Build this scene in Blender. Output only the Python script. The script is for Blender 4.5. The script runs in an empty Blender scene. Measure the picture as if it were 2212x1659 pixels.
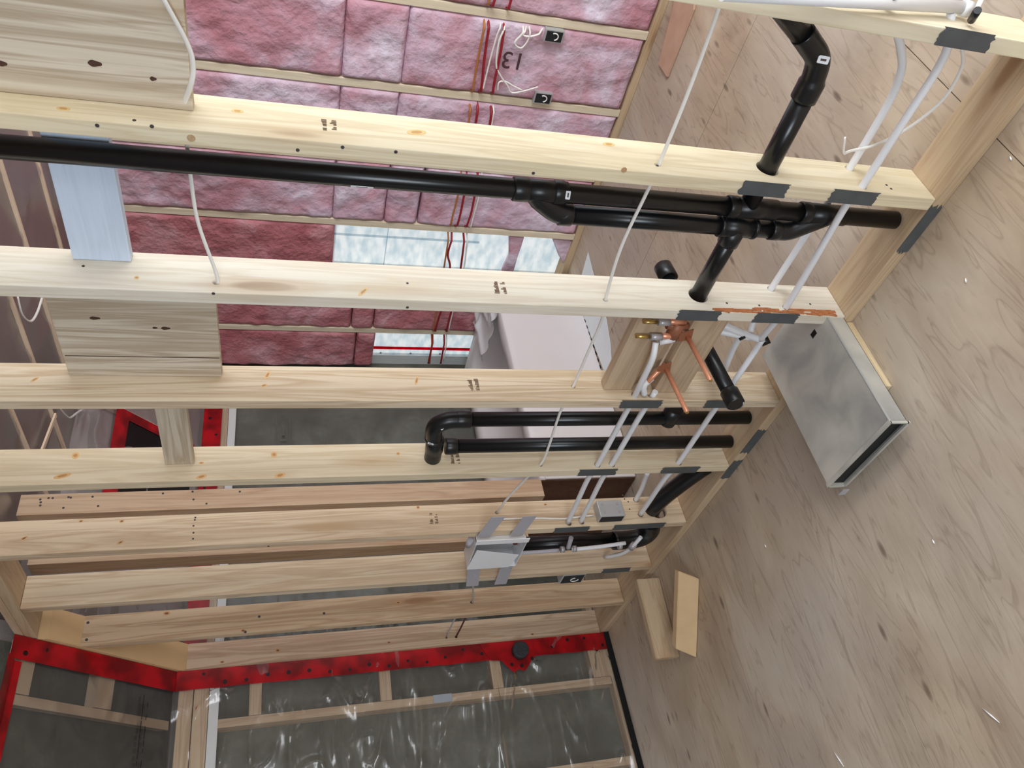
import bpy, bmesh, math, random
from mathutils import Vector, Matrix, noise
random.seed(7)
SC = bpy.context.scene
# ---------------------------------------------------------------- camera
H = 1.665                      # eye height above the plywood floor
FPX = 1661.0
# columns: world X (into the stud wall), Y (along it), Z (up) in camera axes right / down / forward
R = Matrix(((-0.1769243, -0.2238467, -0.9584313), (-0.7707983, 0.6370461, -0.0064978), (0.6120194, 0.7376076, -0.2852495)))
cam_data = bpy.data.cameras.new('camera')
cam_data.sensor_width = 36.0
cam_data.lens = FPX / 2212 * 36.0
cam_data.clip_start = 0.02
cam = bpy.data.objects.new('camera', cam_data)
SC.collection.objects.link(cam)
cr, cu, cb = Vector(R[0]), -Vector(R[1]), -Vector(R[2])
M = Matrix(((cr.x, cu.x, cb.x, 0), (cr.y, cu.y, cb.y, 0), (cr.z, cu.z, cb.z, H), (0, 0, 0, 1)))
cam.matrix_world = M
SC.camera = cam
# ---------------------------------------------------------------- world, daylight, exposure
wd_ = bpy.data.worlds.new("daylight"); SC.world = wd_; wd_.use_nodes = True
wd_.node_tree.nodes['Background'].inputs[0].default_value = (0.88, 0.94, 1.0, 1)
wd_.node_tree.nodes['Background'].inputs[1].default_value = 0.78
def area(name, loc, target, sx, sy, power, col):
    d = bpy.data.lights.new(name, 'AREA'); d.shape = 'RECTANGLE'; d.size = sx; d.size_y = sy
    d.energy = power; d.color = col
    o = bpy.data.objects.new(name, d); SC.collection.objects.link(o)
    o.location = loc
    o.rotation_euler = (Vector(target) - Vector(loc)).to_track_quat('-Z', 'Y').to_euler()
    return o
area('daylight_from_windows_behind', (0.1, -3.4, 1.9), (1.4, 1.8, 1.5), 2.8, 1.8, 85, (0.97, 0.98, 1.0))
area('daylight_from_side_windows', (-2.25, 0.1, 1.7), (1.5, 1.3, 1.3), 1.8, 1.4, 105, (0.80, 0.90, 1.0))
area('daylight_in_second_room', (1.95, -1.5, 1.9), (3.3, 2.2, 1.2), 1.0, 1.6, 70, (0.95, 0.97, 1.0))
sun = bpy.data.lights.new('sun_outside', 'SUN'); sun.energy = 3.2; sun.angle = .05; sun.color = (1, .98, .95)
so = bpy.data.objects.new('sun_outside', sun); SC.collection.objects.link(so)
so.rotation_euler = Vector((-1.0, -.55, -.62)).to_track_quat('-Z', 'Y').to_euler()
SC.view_settings.view_transform = 'Standard'
SC.view_settings.look = 'None'
SC.view_settings.exposure = 0.0
SC.view_settings.gamma = 1.0
SC.view_settings.use_curve_mapping = False

# ---------------------------------------------------------------- measuring helpers
def ray(x, y):
    return R.transposed() @ Vector((x - 1106, y - 829.5, FPX))
def P(x, y, ax, v):            # where the sight line through a pixel meets a wall / floor plane
    r = ray(x, y)
    i = 'XYZ'.index(ax)
    vv = v - H if i == 2 else v
    p = r * (vv / r[i])
    return Vector((p.x, p.y, p.z + H))
def PR(x, y):                  # on the raked ceiling
    r = ray(x, y); t = (RZ - H + RK * RY) / (r.z + RK * r.y)
    p = r * t
    return Vector((p.x, p.y, p.z + H))
D = 1.4; T = 0.129; ZT = H + 0.914           # stud wall: near face, depth, underside of top plate
RY, RZ, RK = 3.758, H + 0.462, 0.95          # raked ceiling: foot line and fall
XP = 3.345; YW = 3.758; ZC = 2.645
YW2 = 3.87                     # the far wall steps back a little in the second room
def rake_z(y): return RZ - RK * (y - RY)
def rake2(y): return RZ - RK * (y - YW2)
def rkz(y, room): return rake_z(y) if room == 1 else rake2(y)
# ---------------------------------------------------------------- materials
def mat(name):
    m = bpy.data.materials.new(name); m.use_nodes = True
    nt = m.node_tree; b = nt.nodes['Principled BSDF']
    return m, nt, b
def N(nt, t, **k):
    n = nt.nodes.new(t)
    for a, v in k.items(): setattr(n, a, v)
    return n
def srgb(c):
    return tuple(((v / 255) / 12.92 if v / 255 <= 0.04045 else ((v / 255 + 0.055) / 1.055) ** 2.4) for v in c) + (1,)
def plain(name, col, rough=0.6, metal=0.0, spec=0.5, bump=0, bscale=60, vary=0):
    m, nt, b = mat(name)
    b.inputs['Base Color'].default_value = srgb(col)
    b.inputs['Roughness'].default_value = rough
    b.inputs['Metallic'].default_value = metal
    b.inputs['Specular IOR Level'].default_value = spec
    tc = N(nt, 'ShaderNodeTexCoord'); nz = N(nt, 'ShaderNodeTexNoise'); nz.inputs['Scale'].default_value = bscale
    nt.links.new(tc.outputs['Object'], nz.inputs['Vector'])
    if bump:
        bp = N(nt, 'ShaderNodeBump'); bp.inputs['Strength'].default_value = bump; bp.inputs['Distance'].default_value = 0.01
        nt.links.new(nz.outputs['Fac'], bp.inputs['Height']); nt.links.new(bp.outputs['Normal'], b.inputs['Normal'])
    if vary:
        mx = N(nt, 'ShaderNodeMix', data_type='RGBA')
        mx.inputs['A'].default_value = srgb([max(0, c - vary) for c in col]); mx.inputs['B'].default_value = srgb([min(255, c + vary) for c in col])
        nt.links.new(nz.outputs['Fac'], mx.inputs['Factor']); nt.links.new(mx.outputs['Result'], b.inputs['Base Color'])
    return m
def coords(nt, scale, rnd=True, kind='Object'):
    tc = N(nt, 'ShaderNodeTexCoord'); mp = N(nt, 'ShaderNodeMapping'); mp.inputs['Scale'].default_value = scale
    if rnd:
        oi = N(nt, 'ShaderNodeObjectInfo'); vm = N(nt, 'ShaderNodeVectorMath', operation='SCALE')
        cmb = N(nt, 'ShaderNodeCombineXYZ')
        for i in range(3): nt.links.new(oi.outputs['Random'], cmb.inputs[i])
        vm.inputs['Scale'].default_value = 37.0
        nt.links.new(cmb.outputs[0], vm.inputs[0])
        ad = N(nt, 'ShaderNodeVectorMath', operation='ADD')
        nt.links.new(tc.outputs[kind], ad.inputs[0]); nt.links.new(vm.outputs[0], ad.inputs[1])
        nt.links.new(ad.outputs[0], mp.inputs['Vector'])
    else:
        nt.links.new(tc.outputs[kind], mp.inputs['Vector'])
    return mp.outputs['Vector']
def ramp(nt, src, stops, interp='LINEAR'):
    r = N(nt, 'ShaderNodeValToRGB'); r.color_ramp.interpolation = interp
    while len(r.color_ramp.elements) < len(stops): r.color_ramp.elements.new(0.5)
    for e, (p, c) in zip(r.color_ramp.elements, stops): e.position = p; e.color = c
    nt.links.new(src, r.inputs[0]); return r.outputs[0]
def mixc(nt, fac, a, b, blend='MIX'):
    m = N(nt, 'ShaderNodeMix', data_type='RGBA', blend_type=blend)
    for s, v in (('Factor', fac), ('A', a), ('B', b)):
        if hasattr(v, 'links') or hasattr(v, 'is_output'): nt.links.new(v, m.inputs[s])
        else: m.inputs[s].default_value = v
    return m.outputs['Result']
WH = (1, 1, 1, 1); BK = (0, 0, 0, 1)
def lumber(name, light, dark, axis=2, knot=(120, 78, 45), kn=1.0, grain=0.55, stain=None):
    m, nt, b = mat(name)
    def sc(long, cross): return tuple(long if i == axis else cross for i in range(3))
    v1 = coords(nt, sc(1.1, 22)); n1 = N(nt, 'ShaderNodeTexNoise'); n1.inputs['Scale'].default_value = 1.0
    n1.inputs['Detail'].default_value = 6; n1.inputs['Distortion'].default_value = 0.7; nt.links.new(v1, n1.inputs['Vector'])
    v2 = coords(nt, sc(4, 130)); n2 = N(nt, 'ShaderNodeTexNoise'); n2.inputs['Scale'].default_value = 1.0; nt.links.new(v2, n2.inputs['Vector'])
    v3 = coords(nt, sc(1.6, 4)); n3 = N(nt, 'ShaderNodeTexNoise'); n3.inputs['Scale'].default_value = 1.0; n3.inputs['Detail'].default_value = 3; nt.links.new(v3, n3.inputs['Vector'])
    g = ramp(nt, n1.outputs['Fac'], [(0.40, WH), (0.50, (0.45,) * 3 + (1,)), (0.55, WH), (0.64, (0.5,) * 3 + (1,)), (0.72, WH)])
    base = mixc(nt, n3.outputs['Fac'], srgb(light), srgb([light[i] * 0.62 + dark[i] * 0.38 for i in range(3)]))
    c = mixc(nt, ramp(nt, n1.outputs['Fac'], [(0.42, BK), (0.5, (grain,) * 3 + (1,)), (0.57, BK), (0.66, (grain,) * 3 + (1,)), (0.8, BK)]), base, srgb(dark))
    c = mixc(nt, ramp(nt, n2.outputs['Fac'], [(0.3, (0.16,) * 3 + (1,)), (0.7, BK)]), c, srgb(dark))
    # knots: sparse cells, a dark eye with a warm halo
    vk = coords(nt, sc(1.9, 8.5)); vo = N(nt, 'ShaderNodeTexVoronoi'); vo.inputs['Scale'].default_value = 1.0; nt.links.new(vk, vo.inputs['Vector'])
    sep = N(nt, 'ShaderNodeSeparateColor'); nt.links.new(vo.outputs['Color'], sep.inputs[0])
    gate = ramp(nt, sep.outputs[0], [(0.0, WH), (0.42 * kn, BK)], 'CONSTANT') if kn > 0 else None
    if kn > 0:
        gate = ramp(nt, sep.outputs[0], [(0.0, WH), (0.22 * kn, BK)], 'CONSTANT')
        halo = ramp(nt, vo.outputs['Distance'], [(0.0, (0.45,) * 3 + (1,)), (0.20, (0.25,) * 3 + (1,)), (0.34, BK)])
        eye = ramp(nt, vo.outputs['Distance'], [(0.0, (.5,.5,.5,1)), (0.12, (0.4,) * 3 + (1,)), (0.17, BK)])
        c = mixc(nt, mixc(nt, 1.0, gate, halo, 'MULTIPLY'), c, srgb([light[0] * 0.78, light[1] * 0.62, light[2] * 0.42]))
        c = mixc(nt, mixc(nt, 1.0, gate, eye, 'MULTIPLY'), c, srgb(knot))
    if stain:
        vs = coords(nt, sc(2.5, 6)); ns = N(nt, 'ShaderNodeTexNoise'); ns.inputs['Scale'].default_value = 1.0; nt.links.new(vs, ns.inputs['Vector'])
        c = mixc(nt, ramp(nt, ns.outputs['Fac'], [(0.5, BK), (0.72, (0.7,) * 3 + (1,))]), c, srgb(stain))
    nt.links.new(c, b.inputs['Base Color'])
    b.inputs['Roughness'].default_value = 0.62; b.inputs['Specular IOR Level'].default_value = 0.3
    bp = N(nt, 'ShaderNodeBump'); bp.inputs['Strength'].default_value = 0.25; bp.inputs['Distance'].default_value = 0.003
    nt.links.new(n1.outputs['Fac'], bp.inputs['Height']); nt.links.new(bp.outputs['Normal'], b.inputs['Normal'])
    return m
PINE = {ax: lumber('spruce_stud_%s' % 'xyz'[ax], (236, 222, 190), (196, 164, 118), ax, stain=(230, 206, 154)) for ax in range(3)}
PALE = {ax: lumber('pale_spruce_%s' % 'xyz'[ax], (222, 198, 168), (172, 134, 104), ax) for ax in range(3)}
GREY = {ax: lumber('weathered_board_%s' % 'xyz'[ax], (226, 216, 198), (168, 148, 122), ax, knot=(70, 44, 30), kn=0.6, grain=0.75) for ax in range(3)}
BACK = {ax: lumber('backing_board_%s' % 'xyz'[ax], (206, 184, 156), (160, 132, 104), ax, knot=(110, 80, 60), kn=0.8, grain=0.5) for ax in range(3)}
COOL = {ax: lumber('cool_lit_board_%s' % 'xyz'[ax], (216, 230, 248), (184, 196, 214), ax, knot=(120, 120, 125), kn=0.25, grain=0.3) for ax in range(3)}  # blue cast of the cool side daylight painted into the wood colour
TAN = {ax: lumber('tan_lumber_%s' % 'xyz'[ax], (208, 186, 154), (172, 142, 110), ax) for ax in range(3)}
SMAT = [lumber('stud_wood_a', (232, 224, 202), (198, 180, 148), 2, kn=.5, stain=(231, 220, 186)), lumber('stud_wood_b', (236, 226, 199), (199, 179, 143), 2, kn=.9, stain=(232, 216, 176)),
        lumber('stud_wood_c', (235, 230, 217), (201, 186, 162), 2, kn=.6, stain=(229, 218, 191)), lumber('stud_wood_d', (227, 212, 187), (185, 159, 127), 2, kn=.9, grain=.8),
        lumber('stud_wood_e', (229, 216, 189), (193, 169, 134), 2, knot=(160, 118, 81), kn=1.5), lumber('stud_wood_f', (224, 205, 176), (180, 151, 119), 2, kn=1.2, grain=.7),
        lumber('stud_wood_g', (222, 205, 177), (174, 143, 113), 2, kn=1.0, grain=.6), lumber('stud_wood_h', (215, 191, 159), (163, 130, 99), 2, kn=1.4, grain=.7), lumber('stud_wood_i', (213, 191, 164), (166, 134, 106), 2, kn=1.4, grain=.7)]
def plywood():
    m, nt, b = mat('weathered_plywood')
    v = coords(nt, (1.3, 2.6, 3), False); n1 = N(nt, 'ShaderNodeTexNoise'); n1.inputs['Scale'].default_value = 1.6; n1.inputs['Detail'].default_value = 8; n1.inputs['Roughness'].default_value = 0.55; n1.inputs['Distortion'].default_value = 0.6
    nt.links.new(v, n1.inputs['Vector'])
    v2 = coords(nt, (9, 42, 40), False); n2 = N(nt, 'ShaderNodeTexNoise'); n2.inputs['Scale'].default_value = 1.0; n2.inputs['Detail'].default_value = 5; n2.inputs['Distortion'].default_value = 0.6; nt.links.new(v2, n2.inputs['Vector'])
    v3 = coords(nt, (0.9, 0.9, 1), False); n3 = N(nt, 'ShaderNodeTexNoise'); n3.inputs['Scale'].default_value = 1.0; n3.inputs['Detail'].default_value = 3; nt.links.new(v3, n3.inputs['Vector'])
    c = ramp(nt, n1.outputs['Fac'], [(0.30, srgb((170, 148, 124))), (0.45, srgb((185, 164, 139))), (0.55, srgb((195, 175, 150))), (0.72, srgb((210, 195, 172)))])
    c = mixc(nt, ramp(nt, n3.outputs['Fac'], [(0.38, BK), (0.62, (0.55,) * 3 + (1,))]), c, srgb((190, 182, 174)))
    c = mixc(nt, ramp(nt, n2.outputs['Fac'], [(0.26, (0.34,) * 3 + (1,)), (0.40, BK)]), c, srgb((124, 100, 82)))
    # thin wavy growth-ring lines
    v4 = coords(nt, (0.8, 5.5, 1), False); n4 = N(nt, 'ShaderNodeTexNoise'); n4.inputs['Scale'].default_value = 1.7; n4.inputs['Detail'].default_value = 2; n4.inputs['Distortion'].default_value = 1.6; nt.links.new(v4, n4.inputs['Vector'])
    c = mixc(nt, ramp(nt, n4.outputs['Fac'], [(0.40, BK), (0.42, (0.28,) * 3 + (1,)), (0.44, BK), (0.60, BK), (0.615, (0.25,) * 3 + (1,)), (0.64, BK)]), c, srgb((112, 88, 70)))
    vk = coords(nt, (5.0, 15, 10), False); vo = N(nt, 'ShaderNodeTexVoronoi'); vo.inputs['Scale'].default_value = 1.0; nt.links.new(vk, vo.inputs['Vector'])
    sep = N(nt, 'ShaderNodeSeparateColor'); nt.links.new(vo.outputs['Color'], sep.inputs[0])
    gate = ramp(nt, sep.outputs[0], [(0.0, WH), (0.30, BK)], 'CONSTANT')
    eye = ramp(nt, vo.outputs['Distance'], [(0.0, (0.75,) * 3 + (1,)), (0.09, (0.55,) * 3 + (1,)), (0.18, BK)])
    c = mixc(nt, mixc(nt, 1.0, gate, eye, 'MULTIPLY'), c, srgb((84, 66, 54)))
    nt.links.new(c, b.inputs['Base Color']); b.inputs['Roughness'].default_value = 0.75; b.inputs['Specular IOR Level'].default_value = 0.25
    bp = N(nt, 'ShaderNodeBump'); bp.inputs['Strength'].default_value = 0.3; bp.inputs['Distance'].default_value = 0.004
    nt.links.new(n2.outputs['Fac'], bp.inputs['Height']); nt.links.new(bp.outputs['Normal'], b.inputs['Normal'])
    return m
M_PLY = plywood()
def fluffy(name, stops, scale=3.0, bump=0.9, dirt=None):
    m, nt, b = mat(name)
    v = coords(nt, (1, 1, 1.0)); n1 = N(nt, 'ShaderNodeTexNoise'); n1.inputs['Scale'].default_value = scale; n1.inputs['Detail'].default_value = 7; n1.inputs['Distortion'].default_value = 0.8; nt.links.new(v, n1.inputs['Vector'])
    n2 = N(nt, 'ShaderNodeTexNoise'); n2.inputs['Scale'].default_value = scale * 9; n2.inputs['Detail'].default_value = 6; nt.links.new(v, n2.inputs['Vector'])
    c = ramp(nt, n1.outputs['Fac'], stops)
    c = mixc(nt, ramp(nt, n2.outputs['Fac'], [(0.35, (0.22,) * 3 + (1,)), (0.6, BK)]), c, stops[0][1])
    nt.links.new(c, b.inputs['Base Color']); b.inputs['Roughness'].default_value = 0.9; b.inputs['Specular IOR Level'].default_value = 0.15
    bp = N(nt, 'ShaderNodeBump'); bp.inputs['Strength'].default_value = bump; bp.inputs['Distance'].default_value = 0.012
    nt.links.new(n2.outputs['Fac'], bp.inputs['Height']); nt.links.new(bp.outputs['Normal'], b.inputs['Normal'])
    return m
M_PINK = fluffy('pink_glass_wool', [(0.30, srgb((190, 132, 142))), (0.43, srgb((202, 158, 172))), (0.54, srgb((212, 184, 200))), (0.68, srgb((230, 218, 234)))], 3.2)
M_ROSE = fluffy('darker_pink_glass_wool', [(0.30, srgb((172, 102, 108))), (0.44, srgb((190, 122, 128))), (0.58, srgb((204, 146, 152))), (0.72, srgb((222, 178, 186)))], 4.5)
M_OLIVE = fluffy('grey_mineral_wool', [(0.3, srgb((80, 79, 70))), (0.5, srgb((97, 96, 86))), (0.7, srgb((118, 117, 107)))], 4, 0.3)
M_TAUPE = fluffy('taupe_ceiling_wool', [(0.3, srgb((122, 112, 108))), (0.5, srgb((140, 130, 125))), (0.7, srgb((160, 150, 146)))], 3, 0.3)
def film(name, tint=(0.94, 0.95, 0.94, 1), gloss=0.06, rough=0.17, veil=0.05, fr=1.0):
    m, nt, b = mat(name)
    out = nt.nodes['Material Output']; nt.nodes.remove(b)
    tr = N(nt, 'ShaderNodeBsdfTransparent'); tr.inputs[0].default_value = tint
    gl = N(nt, 'ShaderNodeBsdfAnisotropic'); gl.inputs['Roughness'].default_value = rough
    df = N(nt, 'ShaderNodeBsdfDiffuse'); df.inputs[0].default_value = (0.85, 0.87, 0.88, 1)
    lw = N(nt, 'ShaderNodeFresnel'); lw.inputs[0].default_value = 1.5
    v = coords(nt, (.55, 1, 2.6), False); nz = N(nt, 'ShaderNodeTexNoise'); nz.inputs['Scale'].default_value = 5; nz.inputs['Detail'].default_value = 3; nz.inputs['Distortion'].default_value = .4; nt.links.new(v, nz.inputs['Vector'])
    bp = N(nt, 'ShaderNodeBump'); bp.inputs['Strength'].default_value = 0.45; bp.inputs['Distance'].default_value = 0.015; nt.links.new(nz.outputs['Fac'], bp.inputs['Height'])
    nt.links.new(bp.outputs['Normal'], gl.inputs['Normal'])
    ad = N(nt, 'ShaderNodeMath', operation='MULTIPLY_ADD'); ad.inputs[1].default_value = fr; ad.inputs[2].default_value = gloss
    nt.links.new(lw.outputs[0], ad.inputs[0])
    m1 = N(nt, 'ShaderNodeMixShader'); m1.inputs[0].default_value = veil; nt.links.new(tr.outputs[0], m1.inputs[1]); nt.links.new(df.outputs[0], m1.inputs[2])
    m2 = N(nt, 'ShaderNodeMixShader'); nt.links.new(ad.outputs[0], m2.inputs[0]); nt.links.new(m1.outputs[0], m2.inputs[1]); nt.links.new(gl.outputs[0], m2.inputs[2])
    nt.links.new(m2.outputs[0], out.inputs[0])
    return m
M_FILM = film('clear_poly_film')
M_FILM2 = film('clear_poly_film_other_room', gloss=0.01, veil=0.07, fr=0.35, rough=.3)
M_FILM3 = film('clear_poly_film_end_wall', gloss=0.03, veil=0.05, fr=0.5, rough=.22)
M_ABS = plain('black_abs', (16, 17, 19), 0.28, spec=0.5)
M_ABSF = plain('black_abs_fitting', (20, 21, 23), 0.34, spec=0.5)
M_STICK = plain('white_sticker', (225, 228, 232), 0.5)
M_INK = plain('dark_ink', (70, 62, 60), 0.7)
M_STAMP = plain('brown_stamp_ink', (120, 96, 78), 0.8)
M_PLATE = plain('dark_grey_tape', (78, 82, 84), 0.5, vary=14, bscale=20)
M_PEX = plain('white_pex', (228, 228, 230), 0.35, spec=0.5)
M_PEX.node_tree.nodes['Principled BSDF'].inputs['Subsurface Weight'].default_value = 0.0
M_CABLE = plain('white_cable', (235, 232, 226), 0.5)
M_RCABLE = plain('red_cable', (150, 28, 40), 0.5)
M_YCABLE = plain('amber_cable', (176, 112, 60), 0.5)
M_DCABLE = plain('dark_red_cable', (86, 24, 28), 0.5)
def redtape():
    m, nt, b = mat('red_sheathing_tape'); v = coords(nt, (1, 1, 1), False)
    nz = N(nt, 'ShaderNodeTexNoise'); nz.inputs['Scale'].default_value = 9; nt.links.new(v, nz.inputs['Vector'])
    nt.links.new(ramp(nt, nz.outputs['Fac'], [(0.4, srgb((120, 6, 14))), (0.6, srgb((180, 10, 24)))]), b.inputs['Base Color'])
    b.inputs['Roughness'].default_value = 0.3; return m
M_RED = redtape()
M_DOT = plain('black_print', (40, 8, 12), 0.4)
M_WHITE = plain('white_plastic', (236, 236, 238), 0.35)
M_STRAP = plain('grey_translucent_plastic', (176, 174, 180), 0.35)
M_TUB = plain('white_fibreglass', (222, 216, 216), 0.4, vary=4, bscale=3)
M_TUBB = plain('raw_brown_fibreglass', (88, 58, 40), 0.9, bump=0.3, bscale=30, vary=12)
M_SHEATH = plain('white_housewrap', (232, 238, 240), 0.6, vary=8, bscale=8)
M_LINE = plain('pale_wrap_seam', (250, 250, 250), 0.5)
M_COPPER = plain('copper', (232, 160, 126), 0.3, metal=0.35)
M_COPPERB = plain('rough_copper_plate', (156, 100, 72), 0.5, metal=0.2)
M_BRASS = plain('brass', (212, 180, 110), 0.25, metal=0.9)
M_CLEAR = plain('clamp_ring', (180, 176, 178), 0.3, metal=0.3)
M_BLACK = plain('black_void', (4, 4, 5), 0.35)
M_GAP_INK = plain('black_gap_shade_and_ink', (8, 7, 7), 0.9)  # black for the painted floor-edge shade and the printed letters
M_STEEL = plain('zinc_box', (186, 189, 190), 0.38, metal=0.4)
M_STEELI = plain('box_inside', (40, 44, 48), 0.5, metal=0.4)
def galv():
    m, nt, b = mat('galvanised_sheet'); v = coords(nt, (1, 1, 1), False)
    nz = N(nt, 'ShaderNodeTexNoise'); nz.inputs['Scale'].default_value = 5.5; nz.inputs['Detail'].default_value = 5; nz.inputs['Distortion'].default_value = .6; nt.links.new(v, nz.inputs['Vector'])
    nt.links.new(ramp(nt, nz.outputs['Fac'], [(0.3, srgb((158, 156, 154))), (0.5, srgb((192, 190, 182))), (0.7, srgb((212, 209, 200)))]), b.inputs['Base Color'])
    nt.links.new(ramp(nt, nz.outputs['Fac'], [(0.35, (0.5,) * 3 + (1,)), (0.65, (0.4,) * 3 + (1,))]), b.inputs['Roughness'])
    b.inputs['Metallic'].default_value = 0.25; return m
M_GALV = galv()

# ---------------------------------------------------------------- mesh helpers
class MB:
    def __init__(s): s.bm = bmesh.new()
    def box(s, lo, hi, bev=0.0):
        lo = Vector(lo); hi = Vector(hi)
        a = Vector([min(lo[i], hi[i]) for i in range(3)]); b_ = Vector([max(lo[i], hi[i]) for i in range(3)])
        g = bmesh.ops.create_cube(s.bm, size=1.0); vs = g['verts']
        for v in vs: v.co = Vector([a[i] + (v.co[i] + 0.5) * (b_[i] - a[i]) for i in range(3)])
        if bev:
            es = list({e for v in vs for e in v.link_edges})
            bmesh.ops.bevel(s.bm, geom=es, offset=bev, segments=2, affect='EDGES', profile=0.6)
        return s
    def hexa(s, pts, bev=0.0):           # 8 points: bottom loop then top loop
        vs = [s.bm.verts.new(p) for p in pts]
        fs = [(0, 3, 2, 1), (4, 5, 6, 7), (0, 1, 5, 4), (1, 2, 6, 5), (2, 3, 7, 6), (3, 0, 4, 7)]
        for f in fs: s.bm.faces.new([vs[i] for i in f])
        bmesh.ops.recalc_face_normals(s.bm, faces=list({f for v in vs for f in v.link_faces}))
        if bev:
            bmesh.ops.bevel(s.bm, geom=list({e for v in vs for e in v.link_edges}), offset=bev, segments=2, affect='EDGES')
        return s
    def prism(s, poly, d):               # flat outline thickened along d
        d = Vector(d); a = [s.bm.verts.new(p) for p in poly]; b = [s.bm.verts.new(Vector(p) + d) for p in poly]
        n = len(poly); fs = [s.bm.faces.new(a), s.bm.faces.new(b)]
        for i in range(n): fs.append(s.bm.faces.new((a[i], a[(i + 1) % n], b[(i + 1) % n], b[i])))
        bmesh.ops.recalc_face_normals(s.bm, faces=fs); return s
    def tube(s, path, r, seg=16, caps=True, flat=1.0, flatdir=None):
        path = [Vector(p) for p in path]; rings = []
        rad = r if isinstance(r, (list, tuple)) else [r] * len(path)
        prev = None
        for i, p in enumerate(path):
            if i == 0: t = path[1] - p
            elif i == len(path) - 1: t = p - path[-2]
            else: t = (path[i + 1] - p).normalized() + (p - path[i - 1]).normalized()
            if t.length < 1e-9: t = path[min(i + 1, len(path) - 1)] - path[max(i - 1, 0)]
            t.normalize()
            if prev is None:
                u = t.orthogonal().normalized() if flatdir is None else (Vector(flatdir) - t * Vector(flatdir).dot(t)).normalized()
            else: u = (prev - t * prev.dot(t)).normalized()
            prev = u; v = t.cross(u)
            rings.append([s.bm.verts.new(p + (u * math.cos(a) + v * math.sin(a) * flat) * rad[i]) for a in [2 * math.pi * k / seg for k in range(seg)]])
        fs = []
        for a, b in zip(rings, rings[1:]):
            for k in range(seg): fs.append(s.bm.faces.new((a[k], a[(k + 1) % seg], b[(k + 1) % seg], b[k])))
        if caps: fs += [s.bm.faces.new(rings[0][::-1]), s.bm.faces.new(rings[-1])]
        for f in fs: f.smooth = len(f.verts) == 4
        return s
    def open_tube(s, p0, p1, r, wall=0.004, seg=28):   # hollow pipe end at p1
        p0 = Vector(p0); p1 = Vector(p1); t = (p1 - p0).normalized()
        return s.tube([p0, p1, p1, p1 - t * 0.05], [r, r, r - wall, r - wall], seg)
def smooth_path(pts, n=8):
    pts = [Vector(p) for p in pts]; out = []
    q = [pts[0] * 2 - pts[1]] + pts + [pts[-1] * 2 - pts[-2]]
    for i in range(1, len(q) - 2):
        for k in range(n):
            t = k / n; a, b, c, d = q[i - 1], q[i], q[i + 1], q[i + 2]
            out.append(0.5 * ((2 * b) + (c - a) * t + (2 * a - 5 * b + 4 * c - d) * t * t + (3 * b - a - 3 * c + d) * t ** 3))
    out.append(pts[-1]); return out
def obj(name, mb, m, parent=None):
    bm = mb.bm if isinstance(mb, MB) else mb
    xs = [v.co for v in bm.verts]
    lo = Vector([min(c[i] for c in xs) for i in range(3)]); hi = Vector([max(c[i] for c in xs) for i in range(3)])
    base = Vector(((lo.x + hi.x) / 2, (lo.y + hi.y) / 2, lo.z))
    for v in bm.verts: v.co -= base
    me = bpy.data.meshes.new(name); bm.to_mesh(me); bm.free()
    me.materials.append(m)
    o = bpy.data.objects.new(name, me); SC.collection.objects.link(o)
    wloc[o.name] = base
    if parent is not None:
        o.parent = parent; o.location = base - wloc[parent.name]
    else: o.location = base
    return o
wloc = {}
def tag(o, label, cat, group=None):
    o['label'] = label; o['category'] = cat
    if group: o['group'] = group
    return o
def struct(o): o['kind'] = 'structure'; return o
def thing(name, loc, label, cat, group=None):
    o = bpy.data.objects.new(name, None); SC.collection.objects.link(o); o.empty_display_size = 0.05
    o.location = loc; wloc[o.name] = Vector(loc)
    return tag(o, label, cat, group)
def cut(o, holes):             # real drilled holes: (p0, p1, r) in world coordinates
    if not holes: return
    bm = bmesh.new(); mb = MB(); mb.bm = bm; base = wloc[o.name]
    for p0, p1, r in holes: mb.tube([Vector(p0) - base, Vector(p1) - base], r, 20)
    bmesh.ops.recalc_face_normals(bm, faces=bm.faces[:])
    me = bpy.data.meshes.new('cut'); bm.to_mesh(me); bm.free()
    c = bpy.data.objects.new('cut', me); SC.collection.objects.link(c); c.location = base
    md = o.modifiers.new('b', 'BOOLEAN'); md.object = c; md.operation = 'DIFFERENCE'; md.solver = 'EXACT'
    bpy.context.view_layer.update()
    ev = o.evaluated_get(bpy.context.evaluated_depsgraph_get())
    nm = bpy.data.meshes.new_from_object(ev); o.modifiers.clear()
    if len(nm.polygons) > 6: o.data = nm
    bpy.data.objects.remove(c); bpy.data.meshes.remove(me)

# ================================================================ THE SETTING
ZP = lambda v: v + H
m = MB()
xs_ = [-2.3, 0.18, 2.62, 3.49]; ys_ = [-2.9, -0.43, 0.738, 1.905, 3.072, 3.738]
for i in range(3):
    for j in range(5):
        m.box((xs_[i] + .0015, ys_[j] + .0015, -.018), (xs_[i + 1] - .0015, ys_[j + 1] - .0015, 0), 0.0)
m.box((-2.3, -2.9, -.05), (3.49, 3.98, -.02)); m.box((1.55, 3.7385, -.018), (3.49, 3.865, 0))
floor = struct(obj('floor', m, M_PLY))
# far wall behind the film: sheathing + grey wool
m = MB().box((-1.6, YW + .075, 0.0), (1.47, YW + .14, rake_z(YW)))
m.box((1.47, YW2 + .075, 0.0), (3.49, YW2 + .14, RZ))
wall_far = struct(obj('wall_far', m, M_OLIVE))
unseen_blocking_wall = struct(obj('unseen_blocking_wall', MB().box((-2.42, -2.9, 0), (-2.31, 3.9, 2.75)), plain('light_blocker_grey', (150, 142, 134), .9)))  # unseen wall, added to cut side daylight on the narrow stud faces
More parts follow.
